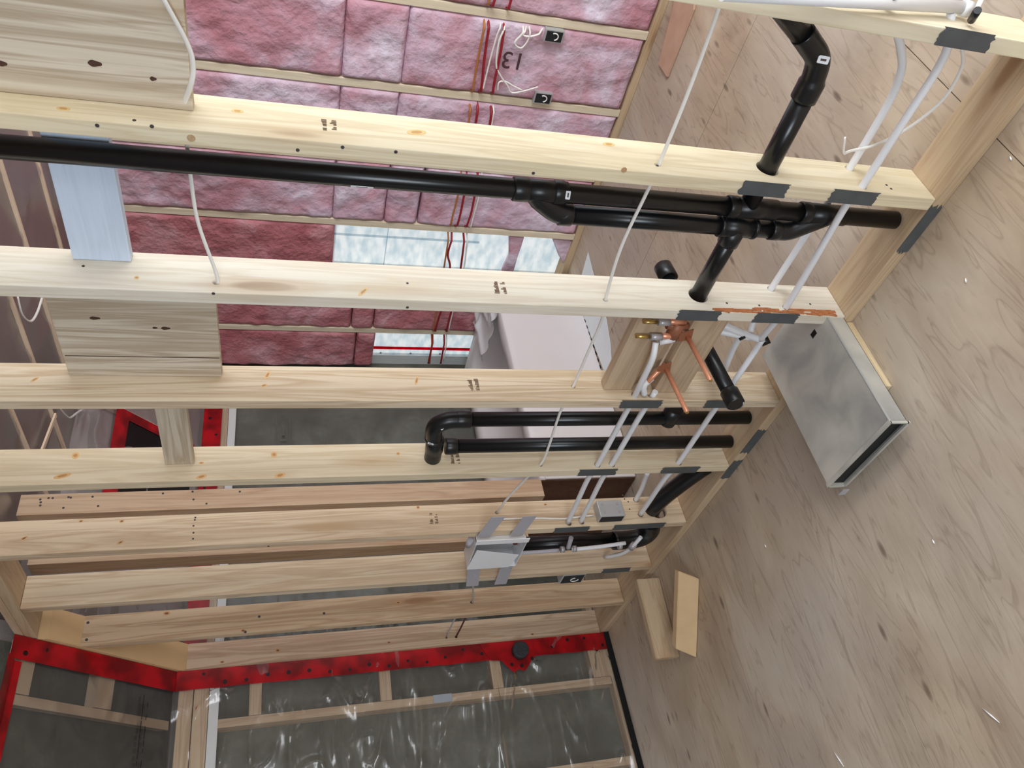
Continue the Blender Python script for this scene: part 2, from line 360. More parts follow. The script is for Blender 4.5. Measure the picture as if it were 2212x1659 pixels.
# pink wall sheathing, left out where the two bright openings are
oy = [(2.706, 3.075), (3.541, 3.86)]
m = MB(); xa, xb2 = XP + .10, XP + .145
m.box((xa, -1.6, 0), (xb2, oy[0][0], ZC + .1)).box((xa, oy[0][1], 0), (xb2, oy[1][0], ZC + .1))
m.box((xa, oy[0][0], ZP(-.25)), (xb2, oy[0][1], ZC + .1)).box((xa, oy[1][0], ZP(-.5)), (xb2, YW2 + .14, ZC + .1))
m.box((xa, oy[0][0], 0), (xb2, oy[0][1], .038)).box((xa, oy[1][0], 0), (xb2, YW2 + .14, .038)).box((xa, oy[1][1], .038), (xb2, YW2 + .14, ZP(-.5)))
wall_right = struct(obj('wall_right', m, M_SHEATH))
# ceiling: flat part over the rooms, raked part over both
yk = RY - (ZC - RZ) / RK; yk2 = YW2 - (ZC - RZ) / RK
m = MB()
m.box((XP + .145, -1.6, ZC + .07), (1.47, yk2, ZC + .12)); m.box((1.47, -1.6, ZC + .07), (-2.42, yk, ZC + .12))
for (u0, u1, k0, ff) in ((-1.6, 1.47, yk, rake_z), (1.47, XP + .145, yk2, rake2)):
    e_ = (YW if ff is rake_z else YW2) + .14
    m.hexa([(u0, k0, ZC + .07), (u1, k0, ZC + .07), (u1, e_, ff(e_) + .07), (u0, e_, ff(e_) + .07),
            (u0, k0, ZC + .12), (u1, k0, ZC + .12), (u1, e_, ff(e_) + .12), (u0, e_, ff(e_) + .12)])
ceiling = struct(obj('ceiling', m, M_TAUPE))
# olive wool panels of the raked part in the near room
m = MB()
m.hexa([(-1.6, yk + .01, rake_z(yk) + .055), (D - .01, yk + .01, rake_z(yk) + .055), (D - .01, YW + .05, rake_z(YW + .05) + .055), (-1.6, YW + .05, rake_z(YW + .05) + .055),
        (-1.6, yk + .01, rake_z(yk) + .065), (D - .01, yk + .01, rake_z(yk) + .065), (D - .01, YW + .05, rake_z(YW + .05) + .065), (-1.6, YW + .05, rake_z(YW + .05) + .065)])
o = obj('insulation_batt', m, M_OLIVE)
tag(o, 'grey mineral wool between the rafters of the raked ceiling at lower left', 'insulation')

# ================================================================ STUD WALL
SY = [0.510, 0.923, 1.358, 1.768, 2.166, 2.585, 2.987, 3.372, 3.757]
SW = 0.036
def smat(i): return SMAT[i]
slabel = ['nearest stud crossing the top right corner, grey tape near its foot',
          'stud just above the long black vent pipe, with black branch pipe through its foot',
          'pale stud under the parallel black pipes, orange rot stain at its foot',
          'stud behind the copper stub-outs and grey metal duct',
          'stud with round knots just below the two parallel black pipes',
          'stud carrying the small metal junction box and taped pipe holes',
          'stud under the white outlet box, drilled near its foot',
          'darker stud third from the corner with one loose cable hole',
          'last stud of the wall beside the long red tape']
slabel[7] = 'second stud from the corner, with one grey cable entering its hole'
holes = {i: [] for i in range(9)}
def hole(i, x, z, r): holes[i].append((Vector((x, SY[i] - .02, z)), Vector((x, SY[i] + SW + .02, z)), r))
# branch drain, pex, cable holes
hole(0, 1.465, ZP(-.945), .030)
hole(1, 1.465, ZP(-1.146), .030); hole(2, 1.465, ZP(-1.150), .030)
hole(1, 1.503, ZP(-1.409), .012); hole(2, 1.508, ZP(-1.413), .012)
hole(1, 1.425, ZP(-1.409), .012); hole(2, 1.429, ZP(-1.430), .012)
hole(3, 1.424, ZP(-1.09), .012); hole(3, 1.424, ZP(-1.147), .012); hole(3, 1.422, ZP(-1.417), .012); hole(3, 1.50, ZP(-1.44), .012)
hole(4, 1.421, ZP(-1.090), .0125); hole(4, 1.421, ZP(-1.147), .0125); hole(4, 1.421, ZP(-1.418), .0125)
hole(5, 1.421, ZP(-1.105), .0125); hole(5, 1.424, ZP(-1.160), .0125); hole(5, 1.444, ZP(-1.428), .0125); hole(5, 1.515, ZP(-1.428), .0125); hole(5, 1.465, ZP(-1.512), .043)
for i, x, z in ((1, 1.435, -.835), (2, 1.431, -.85), (3, 1.459, -.886), (4, 1.427, -.875), (5, 1.483, -.815)): hole(i, x, ZP(z), .008)
for i, x, z in ((1, 1.50, .20), (2, 1.437, .155)): hole(i, x, ZP(z), .009)
hole(7, 1.46, ZP(-.86), .009); hole(8, 1.45, ZP(-.85), .008); hole(8, 1.45, ZP(-.80), .006)
studs = []
for i, y in enumerate(SY):
    top = ZT
    mb = MB()
    if i >= 7:
        za = rake_z(y) - .045; zb = rake_z(y + SW) - .045
        x0, x1 = D, D + T
        mb.hexa([(x0, y, .039), (x1, y, .039), (x1, y + SW, .039), (x0, y + SW, .039), (x0, y, za), (x1, y, za), (x1, y + SW, zb), (x0, y + SW, zb)], .002)
    else:
        mb.box((D, y, .039), (D + T, y + SW, top), .0025)
    o = obj('wall_stud', mb, smat(i))
    tag(o, slabel[i], 'stud', 'studs of the plumbing wall')
    cut(o, holes[i]); studs.append(o)
bp = obj('bottom_plate', MB().box((D, -1.3, 0.001), (D + T, 3.79, .038), .002), TAN[1])
tag(bp, 'tan bottom plate of the stud wall lying on the plywood', 'wall plate')
tp = obj('top_plate', MB().box((D, -1.3, ZT + .001), (D + T, 3.262, ZT + .038), .002), TAN[1])
tag(tp, 'brown lower top plate above the studs at far left', 'wall plate')
tp2 = obj('top_plate', MB().box((D, -1.3, ZT + .039), (D + T, 3.235, ZT + .066), .002), PALE[1])
tag(tp2, 'pale upper top plate over the brown one at far left', 'wall plate')
ya, yb = 3.272, 3.80
def rk(y, o_): return rake_z(y) + o_
m = MB(); x0, x1 = D, D + T
m.hexa([(x0, ya, rk(ya, -.045)), (x1, ya, rk(ya, -.045)), (x1, yb, rk(yb, -.045)), (x0, yb, rk(yb, -.045)),
        (x0, ya, rk(ya, -.002)), (x1, ya, rk(ya, -.002)), (x1, yb, rk(yb, -.002)), (x0, yb, rk(yb, -.002))], .002)
o = obj('raked_top_plate', m, plain('raked_plate_wood', (206, 172, 126), .7, vary=8, bscale=9)); tag(o, 'tan raked plate sloping down to the corner above the last two studs', 'wall plate')
# small filler block beside the eighth stud head
m = MB().box((D + .002, SY[7] - .040, ZT - .35), (D + T, SY[7] - .001, ZT - .045), .002)
# small parts on studs
def nailplate(i, z0, z1, rag=.004, over=.004, name='tape_patch', lab='dark grey tape patch', top=False):
    y = SY[i]; x = D - .0012; mb = MB(); n = 9; rnd = random.Random(i * 31 + int(z0 * 100))
    a = []; b = []
    for k in range(n + 1):
        yy = y - over + (SW + over * 1.0) * k / n
        a.append((x, yy, ZP(z0) + rnd.uniform(-rag, rag))); b.append((x, yy, ZP(z1) + rnd.uniform(-rag, rag)))
    mb.prism(a + b[::-1], (-.0012, 0, 0))
    o = obj(name, mb, M_PLATE, studs[i]); o['label'] = lab; return o
for i, a, b in ((0, -1.459, -1.322), (1, -1.180, -1.052), (1, -1.445, -1.309), (2, -1.201, -1.069), (2, -1.463, -1.319),
                (3, -1.182, -1.039), (3, -1.440, -1.345), (4, -1.162, -1.018), (4, -1.500, -1.347), (5, -1.190, -1.044), (5, -1.53, -1.30), (6, -1.52, -1.385)):
    nailplate(i, a, b)
def plate_tape(y0, y1):
    mb = MB(); n = 10; rnd = random.Random(int(y0 * 100)); a = []; b = []
    for k in range(n + 1):
        zz = .003 + .036 * k / n
        a.append((D - .0012, y0 + rnd.uniform(-.008, .008), zz)); b.append((D - .0012, y1 + rnd.uniform(-.008, .008), zz))
    mb.prism(a + b[::-1], (-.0012, 0, 0)); o = obj('tape_patch', mb, M_PLATE, bp); o['label'] = 'dark grey tape patch'
plate_tape(.945, 1.10); plate_tape(1.935, 2.075); plate_tape(2.13, 2.25)
def stamp(i, px, py, w=.05, h=.03):
    p = P(px, py, 'Y', SY[i]); mb = MB(); rnd = random.Random(i)
    for r_ in range(2):
        for c in range(9):
            if rnd.random() < .2: continue
            x = p.x - h + r_ * (h * .95) + rnd.uniform(0, .003); z = p.z - w / 2 + w * c / 9 * .5 + (0)
            z = p.z - .012 + r_ * .020
            # strokes run across the stud
            xx = p.x - .022 + c * .0052
            mb.box((xx, SY[i] - .0012, z), (xx + rnd.uniform(.0018, .0042), SY[i] - .0004, z + rnd.uniform(.006, .014)))
    obj('grade_stamp', mb, M_STAMP, studs[i])
for a in ((1, 714, 270), (2, 1083, 622), (3, 1026, 831), (4, 985, 990), (5, 939, 1120)): stamp(*a)
# orange splintered rot along the foot of the third stud
m = MB(); rnd = random.Random(5)
for k in range(60):
    z = ZP(rnd.uniform(-1.60, -1.22)); x = D + rnd.uniform(-.001, .02) * (1 if z < ZP(-1.35) else .5)
    m.hexa([(x, SY[2] - .0015, z), (x + .006, SY[2] - .0015, z), (x + .006, SY[2] + .004, z), (x, SY[2] + .004, z),
            (x + .002, SY[2] - .002, z + .05), (x + .004, SY[2] - .002, z + .05), (x + .004, SY[2] + .003, z + .05), (x + .002, SY[2] + .003, z + .05)])
o = obj('splintered_edge', m, plain('rotten_orange_wood', (176, 108, 62), .85, bump=.6, vary=26), studs[2]); o['label'] = 'orange splintered rot'
# blocking boards nailed between the studs
def blocking(i, z0, z1, x, th, m_, label, split=None):
    y0 = SY[i] + SW + .001 if i >= 0 else -.2; y1 = SY[i + 1] - .001
    if split is None:
        o = obj('blocking_board', MB().box((x, y0, ZP(z0)), (x + th, y1, ZP(z1)), .003), m_)
    else:
        o = obj('blocking_board', MB().box((x, y0, ZP(z0)), (x + th, y1, ZP(z1)), .003), m_)
    return tag(o, label, 'board', 'blocking between the studs')
b0 = blocking(0, .174, .52, 1.463, .03, GREY[2], 'wide weathered board with dark knots in the top left corner')
blocking(1, .345, .469, 1.492, .03, COOL[1], 'narrow cool-lit bluish board crossing behind the black vent pipe')
b2 = blocking(2, .165, .549, 1.485, .03, GREY[2], 'wide wavy grained board below the cool-lit bluish one')
blocking(3, .266, .350, 1.46, .03, GREY[1], 'short narrow board in front of the black roof opening')
def bmark(par, xf, lst):
    for (px, py, ry, rz) in lst:
        p = P(px, py, 'X', xf)
        obj('knot', MB().prism([(xf, p.y + ry * math.cos(a) * (1 + .2 * math.sin(3 * a)), p.z + rz * math.sin(a)) for a in [2 * math.pi * k / 18 for k in range(18)]], (-.001, 0, 0)), M_KNOT, par)
M_KNOT = plain('dark_knot', (74, 46, 32), .7, vary=14, bscale=160)
bmark(b0, 1.463, [(5, 137, .005, .008), (205, 137, .006, .012), (331, 170, .004, .006)])
bmark(b2, 1.485, [(205, 687, .005, .012), (335, 708, .003, .006), (358, 709, .005, .011)])
pa = P(140, 768, 'X', 1.485); pb_ = P(474, 772, 'X', 1.485)
obj('crack', MB().box((1.484, (pa.y + pb_.y) / 2, pb_.z), (1.4851, (pa.y + pb_.y) / 2 + .002, pa.z)), M_KNOT, b2)
# the two studs that stand behind the wall
behind = []
for (xx, y, t2, wd, z0, lab) in ((1.70, 2.835, .09, .050, ZP(-1.13), 'pinkish nail marked stud behind the wall, its foot cut off above the dark tub end'),
                                 (1.62, 3.074, .038, .086, ZP(-1.10), 'pale stud behind the wall running down behind the white outlet box')):
    o = obj('wall_stud', MB().box((xx, y, z0), (xx + t2, y + wd, ZC - .03), .002), PALE[2]); tag(o, lab, 'stud'); behind.append(o)
for (px, py) in ((87, 1079), (88, 1085), (87, 1092), (105, 1076), (114, 1076), (148, 1074), (153, 1075), (200, 1073), (137, 1097), (212, 1093), (418, 1079), (446, 1088), (416, 1062), (518, 1062), (352, 1066)):
    p = P(px, py, 'Y', 2.835); obj('nail_mark', MB().tube([(p.x, 2.8343, p.z), (p.x, 2.8356, p.z)], .0045, 8), M_INK, behind[0])
# row of nail holes on some studs
def nails(i, pts, r=.0035, parent=None):
    for (px, py) in pts:
        p = P(px, py, 'Y', SY[i]); obj('nail_mark', MB().tube([(p.x, SY[i] - .0008, p.z), (p.x, SY[i] + .0004, p.z)], r, 8), M_INK, studs[i])
nails(5, [(422, 1118), (421, 1123), (418, 1136), (418, 1151), (417, 1164), (1345, 1070), (1349, 1078), (1357, 1084), (1360, 1100)])
nails(2, [(180, 575), (880, 612), (1570, 655), (1750, 657), (1640, 660)]); nails(1, [(290, 260), (1420, 358), (1915, 400), (1925, 408)])
nails(7, [(190, 1345), (187, 1382), (530, 1365), (700, 1325), (560, 1332)], .006)
def nailf(i, pts, r=.004):
    for (px, py) in pts:
        p = P(px, py, 'X', D); obj('nail_head', MB().tube([(D - .0008, p.y, p.z), (D + .0004, p.y, p.z)], r, 8), M_INK, studs[i])
nailf(1, [(210, 271), (328, 273), (643, 324), (740, 318), (855, 328), (1152, 374)]); nailf(2, [(461, 634), (880, 664)]); nailf(5, [(580, 1180)])
p = P(413, 298, 'X', D); obj('knot', MB().tube([(D - .001, p.y, p.z), (D + .0004, p.y, p.z)], .008, 12), plain('knot_brown', (186, 156, 120), .6, vary=20, bscale=200), studs[1])
p = P(1348, 367, 'X', D); obj('knot', MB().tube([(D - .001, p.y, p.z), (D + .0004, p.y, p.z)], .007, 8), plain('knot_brown2', (186, 148, 110), .6), studs[1])

def knots(i, lst, col=(196, 148, 98), eye=(150, 104, 66)):
    ma = plain('knot_halo', col, .65, vary=8, bscale=90); mb_ = plain('knot_eye', eye, .65, vary=10, bscale=120)
    for (px, py, rx, rz, tilt) in lst:
        p = P(px, py, 'Y', SY[i])
        if not (D + rx < p.x < D + T - rx): p.x = min(max(p.x, D + rx + .002), D + T - rx - .002)
        def disc(r1, r2, t_): return MB().prism([(p.x + r1 * math.cos(a) * math.cos(tilt) - r2 * math.sin(a) * math.sin(tilt), SY[i] - t_, p.z + r1 * math.cos(a) * math.sin(tilt) + r2 * math.sin(a) * math.cos(tilt)) for a in [2 * math.pi * k / 20 for k in range(20)]], (0, t_, 0))
        k_ = obj('knot', disc(rx, rz, .0006), ma, studs[i]); obj('knot_eye', disc(rx * .5, rz * .55, .0010), mb_, k_)
knots(4, [(163, 984, .012, .010, 0), (592, 982, .011, .010, 0), (135, 1028, .008, .024, .3), (435, 1030, .007, .016, .3), (605, 1030, .009, .017, .3), (435, 1000, .004, .008, 0), (860, 980, .006, .007, 0)], (214, 172, 118), (184, 134, 82))
knots(1, [(137, 235, .006, .012, 0), (900, 286, .010, .022, .2), (513, 240, .006, .012, 0), (1315, 312, .008, .016, .1)], (222, 190, 132), (196, 152, 96))
knots(5, [(263, 1126, .006, .008, .3), (175, 1126, .005, .008, .3), (260, 1172, .005, .012, .5), (52, 1163, .005, .012, .6), (903, 1096, .007, .007, 0), (1178, 1090, .005, .007, 0), (1430, 1083, .005, .005, 0)], (204, 160, 112), (132, 90, 58))
knots(2, [(295, 600, .006, .006, 0), (785, 630, .006, .020, .9), (1950, 640, .006, .012, 0)], (222, 196, 150), (190, 150, 100))
knots(3, [(75, 820, .004, .012, .8), (578, 810, .006, .016, 1.2), (570, 833, .005, .010, .4), (900, 822, .005, .018, 1.3)], (214, 176, 128), (180, 130, 86))
knots(7, [(360, 1325, .009, .014, 0), (525, 1366, .008, .010, 0), (860, 1302, .006, .012, 0)], (196, 150, 104), (120, 80, 52))
knots(8, [(600, 1405, .009, .012, 0), (840, 1388, .006, .010, 0), (480, 1430, .006, .010, 0), (1150, 1370, .006, .012, 0)], (190, 146, 104), (112, 74, 50))

# ================================================================ BLACK DRAIN AND VENT PIPES
PR_ = .0245
def coupling(par, p, d, l=.045, r=PR_ + .0045, m_=None):
    d = Vector(d).normalized(); p = Vector(p)
    mb = MB().tube([p - d * l / 2, p - d * (l / 2 - .003), p + d * (l / 2 - .003), p + d * l / 2], [r - .0025, r, r, r - .0025], 24)
    return obj('coupling', mb, m_ or M_ABSF, par)
def sticker(par, p, n, u, w_=.026, h_=.016, name='sticker'):
    p = Vector(p); n = Vector(n).normalized(); u = (Vector(u) - n * Vector(u).dot(n)).normalized(); v = n.cross(u)
    poly = [p + u * (a * w_ / 2) + v * (b * h_ / 2) for a, b in ((-1, -.8), (-.85, -1), (.85, -1), (1, -.8), (1, .8), (.85, 1), (-.85, 1), (-1, .8))]
    o = obj(name, MB().prism(poly, n * .0012), M_STICK, par)
    poly = [p + n * .0013 + u * (a * w_ / 4) + v * (b * h_ / 7) for a, b in ((-1, -1), (1, -1), (1, 1), (-1, 1))]
    obj('print', MB().prism(poly, n * .0004), M_INK, o)
XC = 1.465
YM, YPp = 1.044, 1.106
t = thing('vent_pipe', (XC, YM, .0385), 'long black vent stack with parallel loop, tees and a branch to an upper elbow', 'pipe')
tob = Vector((XC - cam.location.x, YM, -H)).normalized()
obj('pipe', MB().tube([(XC, YM, ZP(.905)), (XC, YM, .045)], PR_, 32), M_ABS, t)
for z, l_ in ((-.535, .04), (-.63, .03), (-1.105, .03), (-1.325, .03)): coupling(t, (XC, YM, ZP(z)), (0, 0, 1), l_)
obj('wye_fitting', MB().tube([(XC, YM, ZP(-.53)), (XC, YM, ZP(-.65))], PR_ + .003, 32), M_ABSF, t)
# wye arm and parallel loop
arm = smooth_path([(XC, YM, ZP(-.56)), (XC, YM + .03, ZP(-.60)), (XC, YPp - .008, ZP(-.638)), (XC, YPp, ZP(-.67))], 6)
obj('wye_arm', MB().tube(arm, [PR_ + .001] * 4 + [PR_ + .0035] * (len(arm) - 4), 28), M_ABSF, t)
obj('pipe', MB().tube([(XC, YPp, ZP(-.655)), (XC, YPp, ZP(-1.27))], PR_, 32), M_ABS, t)
coupling(t, (XC, YPp, ZP(-.665)), (0, 0, 1), .035)
arm = smooth_path([(XC, YPp, ZP(-1.27)), (XC, YPp - .002, ZP(-1.31)), (XC, YPp - .03, ZP(-1.355)), (XC, YM + .006, ZP(-1.395))], 6)
obj('wye_arm', MB().tube(arm, PR_ + .003, 28), M_ABSF, t)
coupling(t, (XC, YPp, ZP(-1.265)), (0, 0, 1), .03)
obj('tee_fitting', MB().tube([(XC, YPp, ZP(-1.10)), (XC, YPp, ZP(-1.20))], PR_ + .0035, 32), M_ABSF, t)
obj('tee_fitting', MB().tube([(XC, YM, ZP(-1.10)), (XC, YM, ZP(-1.235))], PR_ + .003, 32), M_ABSF, t)
coupling(t, (XC, YPp, ZP(-1.10)), (0, 0, 1), .012, PR_ + .006); coupling(t, (XC, YPp, ZP(-1.20)), (0, 0, 1), .012, PR_ + .006)
obj('wye_fitting', MB().tube([(XC, YM, ZP(-1.33)), (XC, YM, ZP(-1.45))], PR_ + .003, 32), M_ABSF, t)
# branch through the studs
obj('branch_pipe', MB().tube([(XC, YPp, ZP(-1.150)), (XC, SY[2] + .012, ZP(-1.150))], PR_, 32), M_ABS, t)
obj('tee_branch', MB().tube([(XC, YPp, ZP(-1.150)), (XC, YPp + .055, ZP(-1.150)), (XC, YPp + .058, ZP(-1.150))], [PR_ + .0045, PR_ + .0045, PR_ + .002], 28), M_ABSF, t)
obj('branch_pipe', MB().tube([(XC, YM, ZP(-1.150)), (XC, .70, ZP(-1.138))], PR_, 32), M_ABS, t)
el = smooth_path([(XC, .735, ZP(-1.139)), (XC, .685, ZP(-1.136)), (XC, .640, ZP(-1.120)), (XC, .610, ZP(-1.080)), (XC, .592, ZP(-1.052))], 6)
obj('elbow', MB().tube(el, [PR_ + .006] * 6 + [PR_ + .0025] * (len(el) - 6), 28), M_ABSF, t)
obj('branch_pipe', MB().tube([(XC, .615, ZP(-1.088)), (XC, .548, ZP(-.975)), (XC, .46, ZP(-.84))], PR_, 32), M_ABS, t)
pn = Vector((-1, -.25, .2)); sticker(t, Vector((XC, .635, ZP(-1.118))) + pn.normalized() * (PR_ + .0065), pn, (0, 0, 1))
pn = Vector((-1, -.5, 0)); sticker(t, Vector((XC, YM, ZP(-.645))) + pn.normalized() * (PR_ + .004), pn, (0, 1, 0), .02, .012)
sticker(t, Vector((XC, YM, ZP(-.165))) + Vector((-1, .5, 0)).normalized() * (PR_ + .001), (-1, .5, 0), (0, 0, 1), .05, .006, 'printed_mark')
# U shaped vent in the fifth bay
Y1, Y2 = 1.947, 2.097
t = thing('vent_pipe', (XC, Y1, .0385), 'black U shaped vent loop of two parallel pipes behind the white tubes', 'pipe')
obj('pipe', MB().tube([(XC, Y1, ZP(-.545)), (XC, Y1, .045)], PR_, 32), M_ABS, t)
obj('pipe', MB().tube([(XC, Y2, ZP(-.54)), (XC, Y2, .045)], PR_, 32), M_ABS, t)
coupling(t, (XC, Y1, ZP(-.56)), (0, 0, 1), .05); coupling(t, (XC, Y2, ZP(-.545)), (0, 0, 1), .04)
el = smooth_path([(XC, Y1, ZP(-.55)), (XC, Y1 + .006, ZP(-.505)), (XC, 1.985, ZP(-.475)), (XC, 2.04, ZP(-.478)), (XC, 2.09, ZP(-.488)), (XC, SY[4] + .01, ZP(-.492))], 6)
obj('elbow', MB().tube(el, PR_ + .004, 28), M_ABSF, t)
coupling(t, (XC, 2.05, ZP(-.480)), (0, 1, -.1), .012, PR_ + .007)
coupling(t, (XC, 2.085, ZP(-.487)), (0, 1, -.1), .07, PR_ + .006)
sticker(t, Vector((XC, 1.967, ZP(-.50))) + Vector((-1, -.6, .3)).normalized() * (PR_ + .004), (-1, -.6, .3), (0, 1, .6), .026, .012)
sticker(t, Vector((XC, 2.045, ZP(-.478))) + Vector((-1, -.2, .5)).normalized() * (PR_ + .008), (-1, -.2, .5), (0, 0, 1), .02, .007)
obj('tee_branch', MB().tube([(XC, Y1 - .06, ZP(-1.30)), (XC, Y1 + .02, ZP(-1.30))], [PR_ + .006, PR_ + .006], 28), M_ABSF, t)
# 3 inch pipe behind the outlet box, elbow and run through the sixth stud
t = thing('drain_pipe', (XC, 2.86, .0385), 'thick black drain bending near the floor between the sixth and seventh studs', 'pipe')
BR = .037
el = smooth_path([(XC, 2.845, ZP(-1.40)), (XC, 2.845, ZP(-1.47)), (XC, 2.825, ZP(-1.53)), (XC, 2.77, ZP(-1.55)), (XC, 2.70, ZP(-1.53)), (XC, 2.60, ZP(-1.49)), (XC, 2.50, ZP(-1.497)), (XC, 2.36, ZP(-1.545)), (XC, 2.26, ZP(-1.59))], 6)
obj('pipe', MB().tube([(XC + .004, 2.845, ZP(-.938)), (XC + .004, 2.845, ZP(-1.42))], BR * .92, 32), M_ABS, t)
obj('elbow', MB().tube(el[:26], BR + .003, 28), M_ABSF, t); obj('branch_pipe', MB().tube(el[24:], BR - .002, 28), M_ABS, t)
# capped stub pointing into the room, and its far end
t = thing('capped_drain_stub', (1.30, 1.653, ZP(-1.38)), 'black capped pipe stub sticking out beside the grey metal duct', 'pipe')
obj('pipe', MB().tube([(1.31, 1.653, ZP(-1.352)), (1.90, 1.653, ZP(-1.31))], .0235, 32), M_ABS, t)
obj('cap', MB().tube([(1.292, 1.653, ZP(-1.353)), (1.296, 1.653, ZP(-1.353)), (1.345, 1.653, ZP(-1.350)), (1.35, 1.653, ZP(-1.35))], [.026, .0295, .0295, .026], 32), M_ABSF, t)
obj('cap', MB().tube([(1.86, 1.653, ZP(-1.313)), (1.862, 1.653, ZP(-1.313)), (1.925, 1.653, ZP(-1.308)), (1.93, 1.653, ZP(-1.308))], [.029, .033, .033, .028], 32), M_ABSF, t)
obj('rim_highlight', MB().tube([(1.2915, 1.668, ZP(-1.375)), (1.291, 1.653, ZP(-1.378)), (1.2915, 1.638, ZP(-1.372))], .002, 8), M_CLEAR, t)

# ================================================================ WHITE PEX TUBES
PX = .0096
def pex(path, label, n=6, r=PX):
    o = obj('pex_tube', MB().tube(smooth_path(path, n), r, 16), M_PEX); return tag(o, label, 'water tube', 'white water tubes')
def q(y, z, x=XC): return (x, y, ZP(z))
def w(y, z, x): k = x / 1.465; return (x, y * k, ZP(z * k))
pex([w(.47, -1.20, 1.505), w(.545, -1.262, 1.505), w(.595, -1.312, 1.505), w(.64, -1.345, 1.505), w(.72, -1.366, 1.505), w(.901, -1.375, 1.501), w(1.0, -1.375, 1.503), w(1.321, -1.374, 1.508), w(1.44, -1.385, 1.495), w(1.50, -1.398, 1.475)],
    'curved white tube nearest the camera, bowed left under the nearest stud')
pex([w(.50, -1.375, 1.46), w(.591, -1.430, 1.45), w(.77, -1.440, 1.435), w(.948, -1.446, 1.425), w(1.004, -1.436, 1.422), w(1.2, -1.452, 1.425), w(1.393, -1.466, 1.429), w(1.48, -1.460, 1.44), w(1.535, -1.452, 1.46)], 'straight white tube right of the bowed one, running through taped holes')
t = thing('pex_fitting', q(1.50, -1.50), 'pair of white tees with black clamps between the shower boards and the duct', 'fitting')
obj('tee_body', MB().tube([q(1.50, -1.27), q(1.525, -1.395), q(1.53, -1.41)], .0105, 16), M_PEX, t)
obj('tee_body', MB().tube([q(1.475, -1.285), q(1.505, -1.36), q(1.535, -1.448), q(1.538, -1.462)], .0115, 16), M_PEX, t)
obj('clamp', MB().tube([q(1.528, -1.368), q(1.514, -1.382)], .0135, 16), M_ABS, t)
obj('clamp', MB().tube([q(1.550, -1.462), q(1.532, -1.482)], .0145, 16), M_ABS, t)
pex([q(1.53, -1.385, 1.475), q(1.60, -1.392, 1.48), q(SY[3] + .01, -1.44, 1.50)], 'short white tube running down left from the shower tees to the next stud')
pex([w(1.538, -1.460, 1.46), w(1.60, -1.462, 1.455), w(1.70, -1.462, 1.435), w(1.86, -1.460, 1.422), w(2.05, -1.460, 1.421), w(2.235, -1.460, 1.421), w(2.349, -1.448, 1.421), w(2.50, -1.448, 1.432), w(2.62, -1.447, 1.444)], 'long white tube from the tees down past both black loop pipes')
pex([w(1.56, -1.095, 1.425), w(1.64, -1.115, 1.40), w(1.755, -1.120, 1.405), w(1.84, -1.124, 1.42), w(1.924, -1.124, 1.422), w(2.05, -1.124, 1.421), w(2.237, -1.124, 1.421), w(2.331, -1.117, 1.421), w(2.5, -1.125, 1.421), w(2.66, -1.133, 1.421)], 'left tube of the close pair crossing the black loop pipes')
pex([w(1.80, -1.19, 1.424), w(1.925, -1.185, 1.422), w(2.05, -1.183, 1.421), w(2.239, -1.181, 1.421), w(2.334, -1.176, 1.421), w(2.5, -1.183, 1.423), w(2.665, -1.190, 1.424)], 'right tube of the close pair crossing the black loop pipes')
pex([w(2.30, -1.355, 1.50), w(2.344, -1.362, 1.51), w(2.42, -1.375, 1.515), w(2.51, -1.382, 1.515)], 'short white tube left of the long one above the sixth stud')
t = thing('pex_fitting', q(2.90, -1.42, 1.43), 'small white tube line with ring clamps over the black pipe beside the white box', 'fitting')
obj('tube', MB().tube(smooth_path([q(2.80, -.93, 1.41), q(2.80, -1.03, 1.41), q(2.80, -1.12, 1.412)], 5), .008, 14), M_STRAP, t)
obj('tube', MB().tube(smooth_path([q(2.80, -1.18, 1.412), q(2.79, -1.30, 1.412), q(2.775, -1.42, 1.415)], 5), .0085, 14), M_PEX, t)
for z in (-1.135, -1.19, -1.40): obj('ring_clamp', MB().tube([q(2.795, z - .008, 1.412), q(2.795, z + .008, 1.412)], .0135, 16), M_CLEAR, t)
obj('tube', MB().tube(smooth_path([q(2.73, -1.16, 1.43), q(2.80, -1.165, 1.42)], 5), .010, 14), M_STRAP, t)
obj('tube', MB().tube(smooth_path([q(2.70, -1.46, 1.40), q(2.77, -1.445, 1.395), q(2.86, -1.435, 1.41), q(2.97, -1.40, 1.45)], 5), .0085, 14), M_PEX, t)
obj('ring_clamp', MB().tube([q(2.755, -1.45, 1.397), q(2.785, -1.442, 1.395)], .014, 16), M_CLEAR, t)

